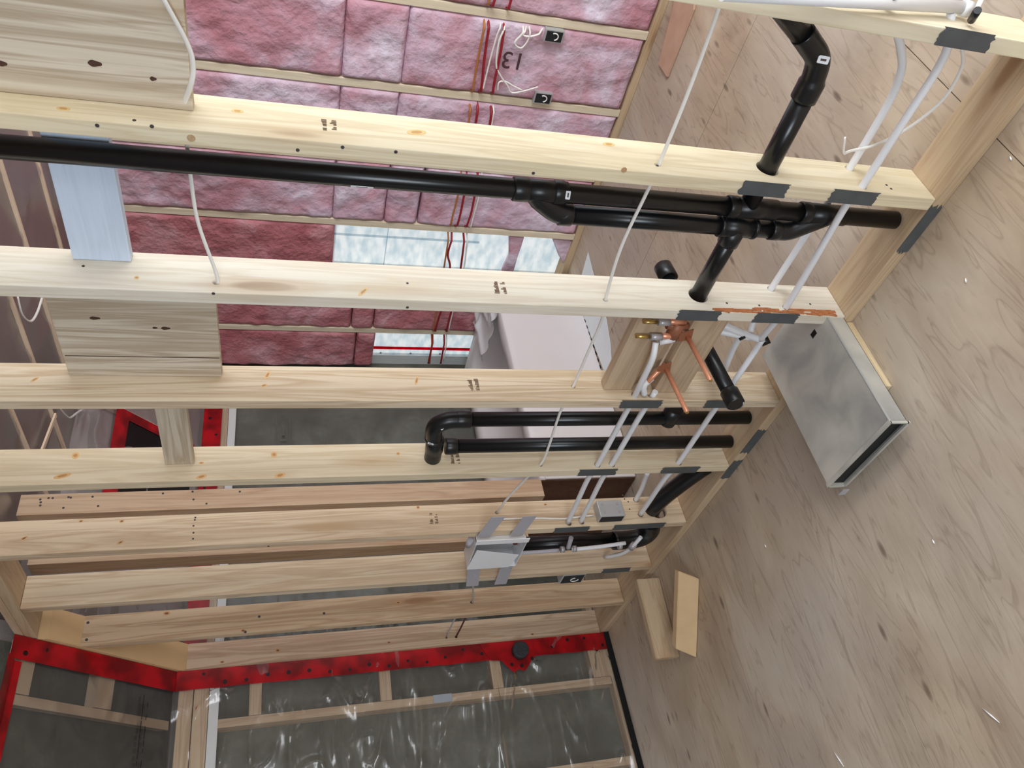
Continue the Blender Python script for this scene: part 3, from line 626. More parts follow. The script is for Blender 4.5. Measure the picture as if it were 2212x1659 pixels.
# ================================================================ CABLES
def cable(path, label, m_=None, r=.0042, n=6, flat=.6, group=None, name='electrical_cable'):
    o = obj(name, MB().tube(smooth_path(path, n), r, 10, flat=flat), m_ or M_CABLE); return tag(o, label, 'cable', group)
cable([w(.70, .21, 1.45), w(.785, .174, 1.45), w(.83, .168, 1.45), w(.87, .176, 1.45), w(.925, .197, 1.48), w(.95, .197, 1.50), w(1.0, .193, 1.505), w(1.079, .192, 1.502), w(1.203, .186, 1.47), w(1.352, .157, 1.44), w(1.40, .155, 1.437)],
      'white cable curling past the top left board and behind the vent pipe', r=.0062)
cable([w(.50, -.83, 1.45), w(.591, -.842, 1.45), w(.78, -.853, 1.44), w(.941, -.856, 1.436), w(1.015, -.856, 1.432), w(1.2, -.850, 1.432), w(1.39, -.870, 1.432), w(1.469, -.886, 1.44), w(1.60, -.888, 1.45), w(1.775, -.889, 1.459), w(1.885, -.884, 1.43), w(1.95, -.886, 1.424), w(2.10, -.897, 1.424), w(2.212, -.899, 1.427), w(2.318, -.864, 1.44), w(2.45, -.825, 1.47), w(2.56, -.805, 1.483)],
      'thin white cable crossing every bay left of the shower valve', r=.0045)
cable([q(2.578, -.812, 1.45), q(2.573, -.87, 1.445), q(2.570, -.98, 1.44), q(2.573, -1.08, 1.435), q(2.576, -1.13, 1.44), q(2.577, -1.215, 1.447)],
      'white cable stapled along the sixth stud to the metal junction box', r=.0062, flat=.5)
cable([q(.545, -1.41, 1.42), q(.60, -1.47, 1.44), q(.69, -1.50, 1.46), q(.78, -1.48, 1.48), q(.84, -1.43, 1.49), q(.865, -1.37, 1.49), q(.86, -1.335, 1.47), q(.82, -1.312, 1.47)],
      'loose curl of white cable under the taped nearest stud', r=.0042)
cable([q(2.94, -.78, 1.39), q(3.06, -.80, 1.42), q(3.30, -.85, 1.45), q(3.375, -.862, 1.455)], 'grey cable hanging from the white outlet box into the next stud', M_STRAP, .0045)
cable([q(3.42, -.86, 1.455), q(3.60, -.855, 1.45), q(3.755, -.85, 1.45)], 'dark red cable between the last two studs', M_DCABLE, .0042)
cable([q(3.44, -.81, 1.455), q(3.62, -.80, 1.45), q(3.755, -.80, 1.45)], 'grey cable beside the dark red one near the corner', M_STRAP, .0035)

# ================================================================ WHITE VENT AND HOOKS AT TOP RIGHT
t = thing('white_pipe', (D + .06, SY[0] - .03, ZP(-1.40)), 'white plastic pipe running along the nearest stud at the top right', 'pipe')
pa = P(1560, -14, 'Y', SY[0] - .022); pb_ = P(2078, 16, 'Y', SY[0] - .022); pc = P(2096, 21, 'Y', SY[0] - .022)
obj('pipe', MB().tube([pa, pb_], .013, 24), M_WHITE, t)
obj('coupling', MB().tube([pb_, pb_ + (pc - pb_) * 1.0], .0165, 24), M_PEX, t)
for (a, b) in (((1932, -10), (1917, 5)), ((2112, 22), (2098, 44))):
    pa = P(a[0], a[1], 'Y', SY[0] - .04); pb_ = P(b[0], b[1], 'Y', SY[0] - .012)
    o = obj('pipe_hook', MB().tube([pa, pb_], .0085, 10), M_ABS, t)
pa = P(2125, -12, 'Y', SY[0] - .06); pb_ = P(2108, 24, 'Y', SY[0] - .035)
tag(obj('pex_tube', MB().tube([pa, pb_], .0055, 12), M_CABLE), 'short white tube end above the black hook in the top right corner', 'water tube')

# ================================================================ SHOWER VALVE ROUGH-IN
def brd(y0, y1, z0, z1, x, th, m_, lab):
    o = obj('backing_board', MB().box((x, y0, ZP(z0)), (x + th, y1, ZP(z1)), .003), m_); return tag(o, lab, 'board', 'backing boards for the shower valve')
brd(SY[2] + SW + .001, SY[3] - .001, -1.084, -.985, 1.445, .035, BACK[1], 'left upright backing board of the shower valve bay')
brd(SY[2] + SW + .001, SY[3] - .001, -1.275, -1.160, 1.435, .035, BACK[1], 'backing board behind the copper stub-outs')
brd(1.56, SY[3] - .001, -1.158, -1.086, 1.475, .03, BACK[1], 'recessed short board between the two backing boards of the valve bay')
t = thing('shower_valve', (1.42, 1.58, ZP(-1.20)), 'copper shower valve rough-in with two stub-outs between boards', 'shower valve')
for (y, z) in ((1.50, -1.166), (1.65, -1.156)):
    s_ = obj('stub_out', MB().tube([(1.455, y, ZP(z + .001)), (1.268, y, ZP(z - .014)), (1.262, y, ZP(z - .0145))], [.0075, .0075, .005], 18), M_COPPER, t)
    obj('end_cap', MB().tube([(1.2622, y, ZP(z - .0145)), (1.2605, y, ZP(z - .0145))], .0055, 16), M_BRASS, s_)
    m = MB().prism([(1.434, y - .035, ZP(z - .006)), (1.434, y + .012, ZP(z - .018)), (1.434, y + .020, ZP(z + .022)), (1.434, y - .014, ZP(z + .032))], (-.002, 0, 0))
    obj('ear_plate', m, M_COPPERB, t)
obj('valve_body', MB().tube([(1.45, 1.45, ZP(-1.125)), (1.45, 1.52, ZP(-1.125))], .022, 18).tube([(1.45, 1.47, ZP(-1.09)), (1.45, 1.47, ZP(-1.17))], .012, 14), M_COPPERB, t)
for (y, z) in ((1.438, -1.03), (1.50, -1.03)):
    v_ = obj('supply_tail', MB().tube([(1.43, y, ZP(z + .035)), (1.43, y, ZP(z - .01))], .006, 14), M_BRASS, t)
    obj('ring_clamp', MB().tube([(1.43, y, ZP(z - .012)), (1.43, y, ZP(z - .05))], .0105, 16), M_CLEAR, v_)
    obj('tail_pipe', MB().tube([(1.435, y, ZP(z - .05)), (1.445, y + .01, ZP(z - .11))], .009, 14), M_COPPER, v_)
obj('cross_pipe', MB().tube([(1.437, 1.53, ZP(-1.085)), (1.437, 1.515, ZP(-1.13))], .010, 14), M_PEX, t)
obj('elbow', MB().tube(smooth_path([(1.44, 1.70, ZP(-1.13)), (1.425, 1.72, ZP(-1.105)), (1.42, 1.76, ZP(-1.12))], 5), .0105, 14), M_PEX, t)
obj('elbow', MB().tube(smooth_path([(1.44, 1.66, ZP(-1.14)), (1.43, 1.69, ZP(-1.12)), (1.43, 1.71, ZP(-1.115))], 5), .008, 14), M_COPPER, t)

# ================================================================ METAL DUCT ON THE FLOOR
t = thing('metal_duct', (1.25, 1.53, .0385), 'flat galvanised duct lying through the wall with dark open end', 'duct')
x0, x1, y0, y1, z0, z1 = 1.003, 1.53, 1.365, 1.680, .0395, .100
tk = .0015
m = MB().box((x0, y0, z1 - tk), (x1, y1, z1)).box((x0 + .0, y0, z0), (x1, y0 + tk, z1 - tk)).box((x0, y1 - tk, z0), (x1, y1, z1 - tk)).box((x0, y0, z0), (x1, y1, z0 + tk))
ob = obj('duct_body', m, M_GALV, t)
m = MB().box((x0 + .012, y0 + .002, z0 + .002), (x0 + .014, y1 - .002, z1 - .002)); obj('inner_shade_panel', m, plain('duct_inner_shade', (14, 20, 22), .6), t)  # dark panel painted as the shade inside the open duct end
m = MB().box((x0 - .001, y0 - .004, z0 - .004), (x0 + .006, y1 + .004, z0 + .004)).box((x0 - .001, y0 - .004, z1 - .003), (x0 + .012, y1 + .004, z1 + .0015)).box((x0 - .001, y0 - .004, z0), (x0 + .006, y0, z1)).box((x0 - .001, y1, z0), (x0 + .006, y1 + .004, z1))
obj('hemmed_rim', m, M_GALV, t)
obj('side_seam', MB().box((x0, y0 - .002, z1 - .006), (x1, y0, z1 + .001)), M_STEEL, t)
obj('snap_slot', MB().box((1.395, 1.428, z1), (1.412, 1.452, z1 + .0012)), M_BLACK, t)
p = P(1810, 1057, 'Z', .045)
obj('tape_tab', MB().box((x0 - .012, y1 + .002, z0 - .01), (x0 - .010, y1 + .030, z0 + .012)), M_STRAP, t)
m = MB().box((1.145, 1.378, .001), (1.398, 1.432, .0385), .002)
tag(obj('wood_strip', m, PINE[0]), 'pale wood strip on the plywood under the edge of the metal duct', 'wood strip')

# ================================================================ OFFCUTS ON THE FLOOR
def offcut(pa, pb, hgt, th, lean, mitre, m_, lab, side=1):
    pa = Vector(pa); pb = Vector(pb); u = (pb - pa).normalized(); n = Vector((-u.y, u.x, 0)) * side; up = Vector((0, 0, 1))
    top = up * hgt + n * lean
    a, b = pa, pb; c, d = pb + top - u * mitre[1], pa + top + u * mitre[0]
    th_v = n * th + up * (-lean * th / hgt) * 0
    lo = [a, b, b + th_v, a + th_v]; hi = [d, c, c + th_v, d + th_v]
    m = MB().hexa(lo + hi, .002); return tag(obj('lumber_offcut', m, m_), lab, 'wood offcut')
o = offcut((1.359, 3.025, .002), (1.006, 3.062, .002), .112, .034, .0, (0, 0), TAN[0], 'left offcut of two on the plywood, square ended block on edge', -1)
o = offcut((1.194, 2.700, .002), (.950, 2.927, .002), .090, .034, .012, (-.035, .04), plain('offcut_wood', (206, 176, 134), .7, vary=10, bscale=14), 'right offcut of two on the plywood, mitred block leaning', -1)

# ================================================================ OUTLET BOX AND JUNCTION BOXES
t = thing('washer_outlet_box', (1.40, 2.71, ZP(-.95)), 'white plastic washer outlet box on straps between two studs', 'outlet box')
y0, y1, za, zb, xf, xb = 2.625, 2.835, ZP(-.930), ZP(-.722), 1.37, 1.455
m = MB().box((xb - .002, y0, za), (xb, y1, zb)).box((xf, y0, za), (xb, y0 + .002, zb)).box((xf, y1 - .002, za), (xb, y1, zb)).box((xf, y0, za), (xb, y1, za + .002)).box((xf, y0, zb - .002), (xb, y1, zb))
obj('box_shell', m, M_WHITE, t)
obj('front_flange', MB().box((xf - .002, y0 - .026, za - .004), (xf + .001, y0 + .004, zb + .004)), M_WHITE, t)
m = MB().prism([(xf - .001, y1 - .10, za + .01), (xf - .001, y1 + .004, za + .03), (xf - .001, y1 + .004, zb + .0), (xf - .001, y0 + .05, zb - .012)], (.0015, 0, 0))
obj('cover_sheet', m, M_WHITE, t)
for z_ in (zb + .016, za + .02):
    obj('knob', MB().tube([(1.40, 2.645, z_), (1.40, 2.69, z_ + .002)], .012, 14), M_STRAP, t)
obj('valve', MB().tube([(1.40, 2.66, za + .04), (1.38, 2.66, za + .04)], .010, 12).box((1.385, 2.64, za + .03), (1.39, 2.655, za + .09)), M_DCABLE, t)
for (ya_, yb_, zz, dz) in ((2.456, y0 - .02, -.777, .03), (2.460, y0 - .02, -.903, .022), (y1, 3.040, -.757, -.03), (y1, 3.042, -.903, -.01)):
    w2 = .027
    m = MB().prism([(1.388, ya_, ZP(zz - w2)), (1.388, yb_, ZP(zz - w2 + dz)), (1.388, yb_, ZP(zz + w2 + dz)), (1.388, ya_, ZP(zz + w2))], (.0015, 0, 0))
    s_ = obj('mounting_strap', m, M_STRAP, t)
def jbox(lo, hi, openax, lab, arc=False):
    lo = Vector(lo); hi = Vector(hi); t = thing('junction_box', ((lo.x + hi.x) / 2, (lo.y + hi.y) / 2, lo.z), lab, 'junction box')
    obj('box_shell', MB().box(lo, hi, .004), M_STEEL, t)
    c = (lo + hi) / 2
    mb = MB()
    if openax == 'x': mb.box((lo.x - .001, lo.y + .006, lo.z + .006), (lo.x + .002, hi.y - .006, hi.z - .006))
    obj('open_front', mb, M_STEELI, t)
    mb = MB()
    for dz in (-.3, .3):
        for dx in (-.25, .25):
            mb.tube([(c.x + dx * (hi.x - lo.x), lo.y - .002, c.z + dz * (hi.z - lo.z)), (c.x + dx * (hi.x - lo.x), lo.y + .001, c.z + dz * (hi.z - lo.z))], .006, 12)
    obj('knockout', mb, M_CLEAR, t)
    if arc:
        pts = [(lo.x - .004, c.y + .016 * math.cos(a), c.z + .018 * math.sin(a) - .008) for a in [math.pi * k / 8 - math.pi * .5 for k in range(13)]]
        obj('wire_loop', MB().tube(pts, .0022, 8), M_CABLE, t)
    return t
jbox((1.415, 2.535, ZP(-1.335)), (1.49, 2.584, ZP(-1.225)), 'x', 'small zinc junction box on the sixth stud beside the white tubes')
jbox((1.40, SY[6] + SW + .001, ZP(-1.315)), (1.46, SY[6] + SW + .085, ZP(-1.205)), 'x', 'zinc junction box with a wire loop under the seventh stud', True)

# ================================================================ FAR WALL AND RAKED CEILING FRAMING (behind the clear film)
fy0, fy1 = YW + .006, YW + .074
def member(lo, hi, m_, name, lab, cat='stud', grp=None):
    return tag(obj(name, MB().box(lo, hi, .002), m_), lab, cat, grp)
member((1.136, fy0, .04), (1.174, fy1, ZP(.30)), PALE[2], 'wall_stud', 'upper film covered stud of the far wall, nearest the red tape')
member((.752, fy0, .04), (.790, fy1, ZP(.30)), PALE[2], 'wall_stud', 'lower film covered stud of the far wall at the bottom edge')
member((-1.5, fy0, 0.002), (1.39, fy1, .036), PALE[0], 'bottom_plate', 'film covered bottom plate of the far wall at the floor', 'wall plate')
member((-1.5, fy0, ZP(.312)), (1.39, fy1, ZP(.375)), PALE[0], 'top_plate', 'lower film covered plate where far wall meets raked ceiling', 'wall plate')
member((-1.5, fy0 - .002, ZP(.379)), (1.39, fy1, ZP(.440)), PALE[0], 'top_plate', 'upper film covered plate where far wall meets raked ceiling', 'wall plate')
o = obj('white_strip', MB().box((-1.5, fy0 - .004, ZP(.268)), (1.39, fy0 + .01, ZP(.309))), M_WHITE); tag(o, 'flat white strip along the top of the far wall', 'strip')
gy0, gy1 = YW2 + .006, YW2 + .074
member((1.55, gy0, ZP(.312)), (3.33, gy1, ZP(.440)), PALE[0], 'top_plate', 'film covered plate at the foot of the raked ceiling in the other room', 'wall plate')
member((1.55, gy0, .002), (3.33, gy1, .036), PALE[0], 'bottom_plate', 'film covered bottom plate of the far wall in the other room', 'wall plate')
tag(obj('white_strip', MB().box((1.55, gy0 - .004, ZP(.268)), (3.33, gy0 + .01, ZP(.309))), M_WHITE), 'flat white strip near the red tape in the other room', 'strip')
for x_, l_ in ((2.60, 'film covered stud of the far wall in the other room, above the black loop'), (2.18, 'film covered stud of the far wall nearer the stud wall')):
    member((x_, gy0, .04), (x_ + .038, gy1, ZP(.30)), PALE[2], 'wall_stud', l_)
for k, (z, lab) in enumerate(((.112, 'highest short block beside the white strip'), (-.478, 'middle short block of the far wall'), (-1.03, 'split short block left of the black vent cap'), (-1.585, 'short block near the floor at the end of the red tape'))):
    w2 = .027 if k != 3 else .05
    member((1.176, fy0 + .002, ZP(z - w2)), (1.395, fy1, ZP(z + w2)), PALE[0], 'wall_block', lab, 'wood block', 'blocks of the far wall')
tag(obj('paper_tag', MB().box((1.138, fy0 - .003, ZP(-.79)), (1.175, fy0 - .001, ZP(-.70))), plain('blue_grey_paper', (176, 184, 196), .6)), 'small bluish tag on the upper far wall stud', 'tag')
LIGHTW = plain('light_wood', (236, 212, 186), .7, vary=8, bscale=12)
def slope_member(x0, x1, ya, yb, m_, name, lab, cat, off=.004, th=.04, grp=None, room=1):
    m = MB(); a = rkz(ya, room) + off; b = rkz(yb, room) + off
    m.hexa([(x0, ya, a), (x1, ya, a), (x1, yb, b), (x0, yb, b), (x0, ya, a + th), (x1, ya, a + th), (x1, yb, b + th), (x0, yb, b + th)])
    return tag(obj(name, m, m_), lab, cat, grp)
slope_member(1.148, 1.186, 3.0 + .24, 3.755, LIGHTW, 'rafter', 'film covered rafter of the raked ceiling at lower left', 'rafter')
slope_member(1.19, 1.396, 3.246, 3.290, LIGHTW, 'ceiling_block', 'upper short block of the raked ceiling at the lower left edge', 'wood block')
slope_member(1.19, 1.396, 3.492, 3.545, LIGHTW, 'ceiling_block', 'lower short block of the raked ceiling, nearer the corner', 'wood block')
# other room: joists behind film
for k, (x, lab) in enumerate(((2.00, 'first'), (2.31, 'second'), (2.60, 'third'), (2.97, 'fourth'))):
    member((x, .6, ZC - .016), (x + .016, yk2 - .02, ZC - .002), LIGHTW, 'furring_strip', 'thin ceiling strip of the other room, %s from the stud wall' % lab, 'strip')
pa = P(118, 896, 'Z', ZC - .02); pb_ = P(84, 985, 'Z', ZC - .02); dv = (pb_ - pa).normalized().cross(Vector((0, 0, 1))) * .010
tag(obj('furring_strip', MB().prism([pa - dv, pa + dv, pb_ + dv, pb_ - dv], (0, 0, -.008)), LIGHTW), 'short slanting ceiling strip crossing the others left of the black opening', 'strip')
slope_member(2.31, 2.346, yk2 + .02, 3.85, PALE[1], 'rafter', 'rafter on the raked ceiling of the other room left of the black opening', 'rafter', room=2)
slope_member(2.70, 2.736, yk2 + .02, 3.85, PALE[1], 'rafter', 'rafter on the raked ceiling of the other room right of the black opening', 'rafter', room=2)
# ================================================================ CLEAR POLY FILM
def film_sheet(o_, u, v, nu, nv, n, amp, m_, lab, seed=0, sag=0.0):
    o_ = Vector(o_); u = Vector(u); v = Vector(v); n = Vector(n)
    bm = bmesh.new(); g = []
    for j in range(nv + 1):
        row = []
        for i in range(nu + 1):
            a, b = i / nu, j / nv; p = o_ + u * a + v * b
            q_ = Vector((p.x * 1.3 + seed, p.y * 2.2, p.z * 4.2 + seed))
            r1 = 1 - abs(noise.noise(Vector((q_.x * 1.6 + noise.noise(q_ * .6) * 1.5, q_.y, q_.z * 1.6 + q_.x)))) * 3.2
            r2 = 1 - abs(noise.noise(q_ * 3.1 + Vector((9, 9, 9)))) * 2.5
            h = amp * (max(0, r1) ** 4 * .9 + max(0, r2) ** 5 * .5 + noise.noise(q_ * .7) * .5)
            row.append(bm.verts.new(p + n * max(-.003, h)))
        g.append(row)
    for j in range(nv):
        for i in range(nu):
            f = bm.faces.new((g[j][i], g[j][i + 1], g[j + 1][i + 1], g[j + 1][i])); f.smooth = True
    o = obj('vapour_barrier', bm, m_); return tag(o, lab, 'plastic film')
film_sheet((D - .003, YW - .002, .004), (-2.4, 0, 0), (0, 0, ZP(.458)), 170, 190, (0, -1, 0), .017, M_FILM, 'crinkled clear plastic film over the far wall beside the plywood', 3)
film_sheet((1.534, YW2 - .002, .004), (1.8, 0, 0), (0, 0, ZP(.458)), 90, 120, (0, -1, 0), .012, M_FILM3, 'clear plastic film over the far wall of the other room', 11)
L = Vector((0, RY - yk, RZ - ZC)); nn = Vector((0, -RK, -1)).normalized()
film_sheet((D - .003, yk, ZC - .002), (-2.4, 0, 0), tuple(L), 120, 50, tuple(nn), .006, M_FILM, 'clear plastic film over the raked ceiling at lower left', 5)
film_sheet((1.534, yk2 + .01, ZC - .012), (1.8, 0, 0), tuple(L), 90, 50, tuple(nn), .012, M_FILM2, 'clear plastic film over the raked ceiling of the other room', 6)
film_sheet((1.534, -1.0, ZC - .002), (1.8, 0, 0), (0, yk2 + 1.0, 0), 70, 150, (0, 0, -1), .012, M_FILM2, 'clear plastic film over the flat ceiling of the other room', 8)
# black printed writing on the raked film
m = MB(); rnd = random.Random(2)
y_ = 3.628
for k in range(13):
    x = .96 + k * .026
    for dy in (0, .016):
        ww = rnd.uniform(.004, .011)
        if rnd.random() < .85: m.box((x, y_ + dy, rake_z(y_ + dy) - .024), (x + rnd.uniform(.014, .028), y_ + dy + ww + .003, rake_z(y_ + dy) - .023))
tag(obj('printed_marking', m, M_GAP_INK), 'black printed letters fading along the film at lower left', 'printed text')
m = MB(); pa = P(598, 884, 'Y', YW2 - .03); pb_ = P(626, 950, 'Y', YW2 - .03)
for z in (pa.z, pb_.z): m.box((2.56, YW2 - .030, z - .003), (2.90, YW2 - .029, z + .003))
m.box((2.60, YW2 - .030, pb_.z + .004), (2.70, YW2 - .029, pa.z - .004)); m.box((2.74, YW2 - .030, pb_.z + .02), (2.755, YW2 - .029, pa.z - .02)); m.box((2.78, YW2 - .030, pb_.z + .03), (2.86, YW2 - .029, pb_.z + .045))
tag(obj('printed_marking', m, plain('faded_ink', (92, 92, 84), .6)), 'dark framed print on the clear film of the other room above the pipe loop', 'printed text')
# ================================================================ RED TAPE
def dots(par, pts, nrm, u, r=.0095):
    nrm = Vector(nrm).normalized()
    for p in pts:
        p = Vector(p); obj('printed_dot', MB().tube([p, p + nrm * .001], r * random.uniform(.75, 1.1), 12), M_DOT, par)
m = MB(); n = 60; a = []; b = []; rnd = random.Random(3)
for k in range(n + 1):
    z = .012 + (ZP(.452) - .012) * k / n
    w_ = 1.308 + rnd.uniform(-.002, .002)
    a.append((1.397, YW - .016, z)); b.append((w_, YW - .016, z))
m.prism(a + b[::-1], (0, .002, 0))
t1 = tag(obj('red_tape', m, M_RED), 'long red sheathing tape down the far wall beside the last stud', 'tape')
dots(t1, [(rnd.choice((1.33, 1.345, 1.375)), YW - .016, .05 + k * .093) for k in range(22)], (0, -1, 0), 0)
m = MB(); a = []; b = []
m.hexa([(1.308, 3.20, rake_z(3.20) - .017), (1.397, 3.20, rake_z(3.20) - .017), (1.397, YW - .01, rake_z(YW) - .012), (1.308, YW - .01, rake_z(YW) - .012),
        (1.308, 3.20, rake_z(3.20) - .015), (1.397, 3.20, rake_z(3.20) - .015), (1.397, YW - .01, rake_z(YW) - .010), (1.308, YW - .01, rake_z(YW) - .010)])
t2 = tag(obj('red_tape', m, M_RED), 'red sheathing tape with dots along the raked ceiling beside the plate', 'tape')
dots(t2, [(1.335 + .03 * (k % 2), 3.24 + k * .058, rake_z(3.24 + k * .058) - .0165) for k in range(9)], (0, -1, -1), 0)
m = MB().box((-.6, 3.135, ZC - .020), (1.30, 3.215, ZC - .018)); m.hexa([(-.6, 3.20, rake_z(3.20) - .017), (1.30, 3.20, rake_z(3.20) - .017), (1.30, 3.235, rake_z(3.235) - .017), (-.6, 3.235, rake_z(3.235) - .017),
        (-.6, 3.20, rake_z(3.20) - .015), (1.30, 3.20, rake_z(3.20) - .015), (1.30, 3.235, rake_z(3.235) - .015), (-.6, 3.235, rake_z(3.235) - .015)])
tag(obj('red_tape', m, M_RED), 'red tape at the lower left edge where raked ceiling turns flat', 'tape')
m = MB().box((1.54, YW2 - .018, ZP(.345)), (3.32, YW2 - .016, ZP(.445)))
t3 = tag(obj('red_tape', m, M_RED), 'red tape at the foot of the raked ceiling in the other room', 'tape')
dots(t3, [(1.6 + k * .12, YW2 - .018, ZP(.37 + .04 * (k % 2))) for k in range(14)], (0, -1, 0), 0)
# black vent cap in a torn red patch
pc = Vector((1.335, YW - .018, ZP(-1.158)))
t = thing('vent_stub', (pc.x, YW - .07, pc.z - .09), 'round black vent cap in a torn red tape patch on the far wall', 'vent')
rnd = random.Random(11); poly = []
for (dx, dz) in ((.06, .20), (.00, .17), (-.03, .15), (-.035, .10), (-.055, .085), (-.085, .06), (-.10, .045), (-.085, .02), (-.098, -.01), (-.08, -.03), (-.055, -.05), (-.02, -.085), (-.03, -.16), (0, -.17), (.06, -.17)):
    poly.append((pc.x + dx, YW - .0195, pc.z + dz))
obj('torn_tape_patch', MB().prism(poly, (0, .001, 0)), M_RED, t)
dots(t, [(pc.x - .06, YW - .020, pc.z + .05), (pc.x - .04, YW - .020, pc.z - .06), (pc.x - .07, YW - .02, pc.z)], (0, -1, 0), 0)
obj('cap', MB().tube([pc, pc + Vector((0, -.04, 0)), pc + Vector((0, -.043, 0))], [.041, .041, .037], 32), plain('dull_black_rubber', (44, 47, 50), .6, bump=.3, bscale=80, vary=8), t)
tag(obj('shadow_gap_strip', MB().box((-1.5, 3.7385, .0005), (1.395, 3.744, .028)), M_GAP_INK), 'thin black shadow gap strip between the far wall and the plywood', 'shadow_gap')  # dark strip standing in for the shade in the gap at the floor edge

# ================================================================ OTHER ROOM: PINK WALL
XB = XP + .10
PKST = lumber('pink_wall_stud_wood', (240, 230, 206), (200, 182, 150), 2, kn=.4, grain=.4)
def pstud(y, lab, zt=ZC):
    zt = min(zt, rake2(y) - .01)
    return member((XP, y, .04), (XB - .002, y + .038, zt), PKST, 'wall_stud', lab, 'stud', 'studs of the pink insulated wall')
PY = [.64, 1.052, 1.458, 1.862, 2.262, 2.668, 3.075, 3.502]
PL = ['off the top edge', 'second pink wall stud from the top edge', 'pink wall stud at the very top of the photo above the upper box', 'pink wall stud carrying the lower cable box',
      'pink wall stud hidden by the stud above the vent pipe', 'pink wall stud above the upper bright opening', 'pink wall stud behind the pale rot stained stud', 'pink wall stud above the lower bright opening']
for y, l in zip(PY[1:], PL[1:]): pstud(y, l)
member((XP - .001, -.4, .001), (XB - .002, YW2, .038), TAN[1], 'bottom_plate', 'tan bottom plate of the pink insulated wall', 'wall plate')
member((XP - .001, -.4, ZC - .04), (XB - .002, yk2 - .03, ZC), PALE[1], 'top_plate', 'top plate of the pink insulated wall', 'wall plate')
def batt(y0, y1, z0, z1, m_, lab, amp=.012, seed=0, puff=.022):
    bm = bmesh.new(); ny = max(6, int((y1 - y0) / .012)); nz_ = max(6, int((z1 - z0) / .014)); nz_ = min(nz_, 110); g = []
    for j in range(nz_ + 1):
        row = []
        for i in range(ny + 1):
            a, b = i / ny, j / nz_; y = y0 + (y1 - y0) * a; z = z0 + (z1 - z0) * b
            e = min(a * (y1 - y0), (1 - a) * (y1 - y0)) / .025; e2 = min(b * (z1 - z0), (1 - b) * (z1 - z0)) / .008
            rnd_ = (1 - (1 - min(1, e)) ** 2) ** .5 * (1 - (1 - min(1, e2)) ** 2) ** .5
            q_ = Vector((y * 6 + seed * 3.1, z * 6, seed * 1.7))
            h = noise.noise(q_) * .9 + noise.noise(q_ * 2.3) * .6 - abs(noise.noise(q_ * 1.4 + Vector((5, 5, 5)))) * 1.1 + noise.noise(q_ * 6) * .22
            x = XP + .014 - puff * rnd_ - amp * h * (0.3 + .7 * rnd_)
            row.append(bm.verts.new((x, y, z)))
        g.append(row)
    for j in range(nz_):
        for i in range(ny):
            f = bm.faces.new((g[j][i], g[j + 1][i], g[j + 1][i + 1], g[j][i + 1])); f.smooth = True
    bnd = g[0] + [r[-1] for r in g[1:]] + g[-1][-2::-1] + [r[0] for r in g[-2:0:-1]]
    bk = [bm.verts.new((XB - .006, v.co.y, v.co.z)) for v in bnd]
    n = len(bnd)
    for i in range(n): bm.faces.new((bnd[i], bnd[(i + 1) % n], bk[(i + 1) % n], bk[i]))
    bm.faces.new(bk[::-1]); bmesh.ops.recalc_face_normals(bm, faces=bm.faces[:])
    o = obj('insulation_batt', bm, m_); return tag(o, lab, 'insulation', 'pink batts in the pink insulated wall')
bays = [(PY[i] + .039, PY[i + 1] - .001) for i in range(7)] + [(PY[7] + .039, YW2 - .01)]
zc_ = ZC - .045; S1, S2 = -.245, -.515
sd = [0]
def B(i, a, b, m_, lab, **k):
    sd[0] += 1; y0, y1 = bays[i]; return batt(y0, y1, ZP(a), b if b > 2 else ZP(b), m_, lab, seed=sd[0], **k)
B(0, -1.62, zc_, M_PINK, 'pink batt above everything at the top edge')
for i, nm in ((1, 'at the very top of the photo'), (2, 'between the two cable boxes'), (3, 'above the vent pipe stud'), (4, 'seen behind the long black vent pipe')):
    B(i, S1 + .0006, zc_, M_PINK, 'tall upper pink batt %s, left of the first seam' % nm)
    B(i, S2 + .0006, S1 - .0006, M_PINK, 'short mauve batt %s, between the two seams' % nm)
    if i < 4: B(i, -1.622, S2 - .0006, M_PINK, 'long lower pink batt %s, touching the plate' % nm)
B(4, -.69, S2 - .003, M_PINK, 'pink batt bulging over the upper bright opening')
B(4, -1.622, -.70, M_PINK, 'pink batt left of the floor behind the black wye fitting')
B(5, -.262, zc_, M_ROSE, 'dark rose batt left of the upper bright opening')
B(6, -.395, rake2(PY[7]) - .07, M_ROSE, 'rose batt below the pale stud, left of its seam')
B(6, -.53, -.40, M_ROSE, 'small square rose batt between seams below the pale stud')
B(6, -1.25, -.535, M_ROSE, 'rose batt with cables above the lower bright opening')
B(7, -.435, rake2(YW2) - .05, M_ROSE, 'dark rose batt left of the lower bright opening')
B(7, -.555, -.44, M_ROSE, 'small crumpled rose batt touching the lower bright opening')
# torn pink pieces beside the upper opening
def torn(pts, m_, lab, dx=.03):
    poly = [P(a, b, 'X', XP + .05) for a, b in pts]
    m = MB().prism(poly, (-dx, 0, 0)); bmesh.ops.bevel(m.bm, geom=m.bm.edges[:], offset=.006, segments=2, affect='EDGES')
    tag(obj('insulation_scrap', m, m_), lab, 'insulation')
torn([(1098, 502), (1131, 506), (1118, 545), (1106, 585), (1080, 585), (1098, 545)], M_PINK, 'torn pink insulation strip hanging in the upper bright opening')
torn([(1190, 508), (1243, 514), (1236, 550), (1228, 568), (1216, 566), (1204, 545)], M_PINK, 'torn pink insulation remnant beside the plate corner')
M_VEIL = plain('thin_translucent_film', (236, 222, 232), .3); 
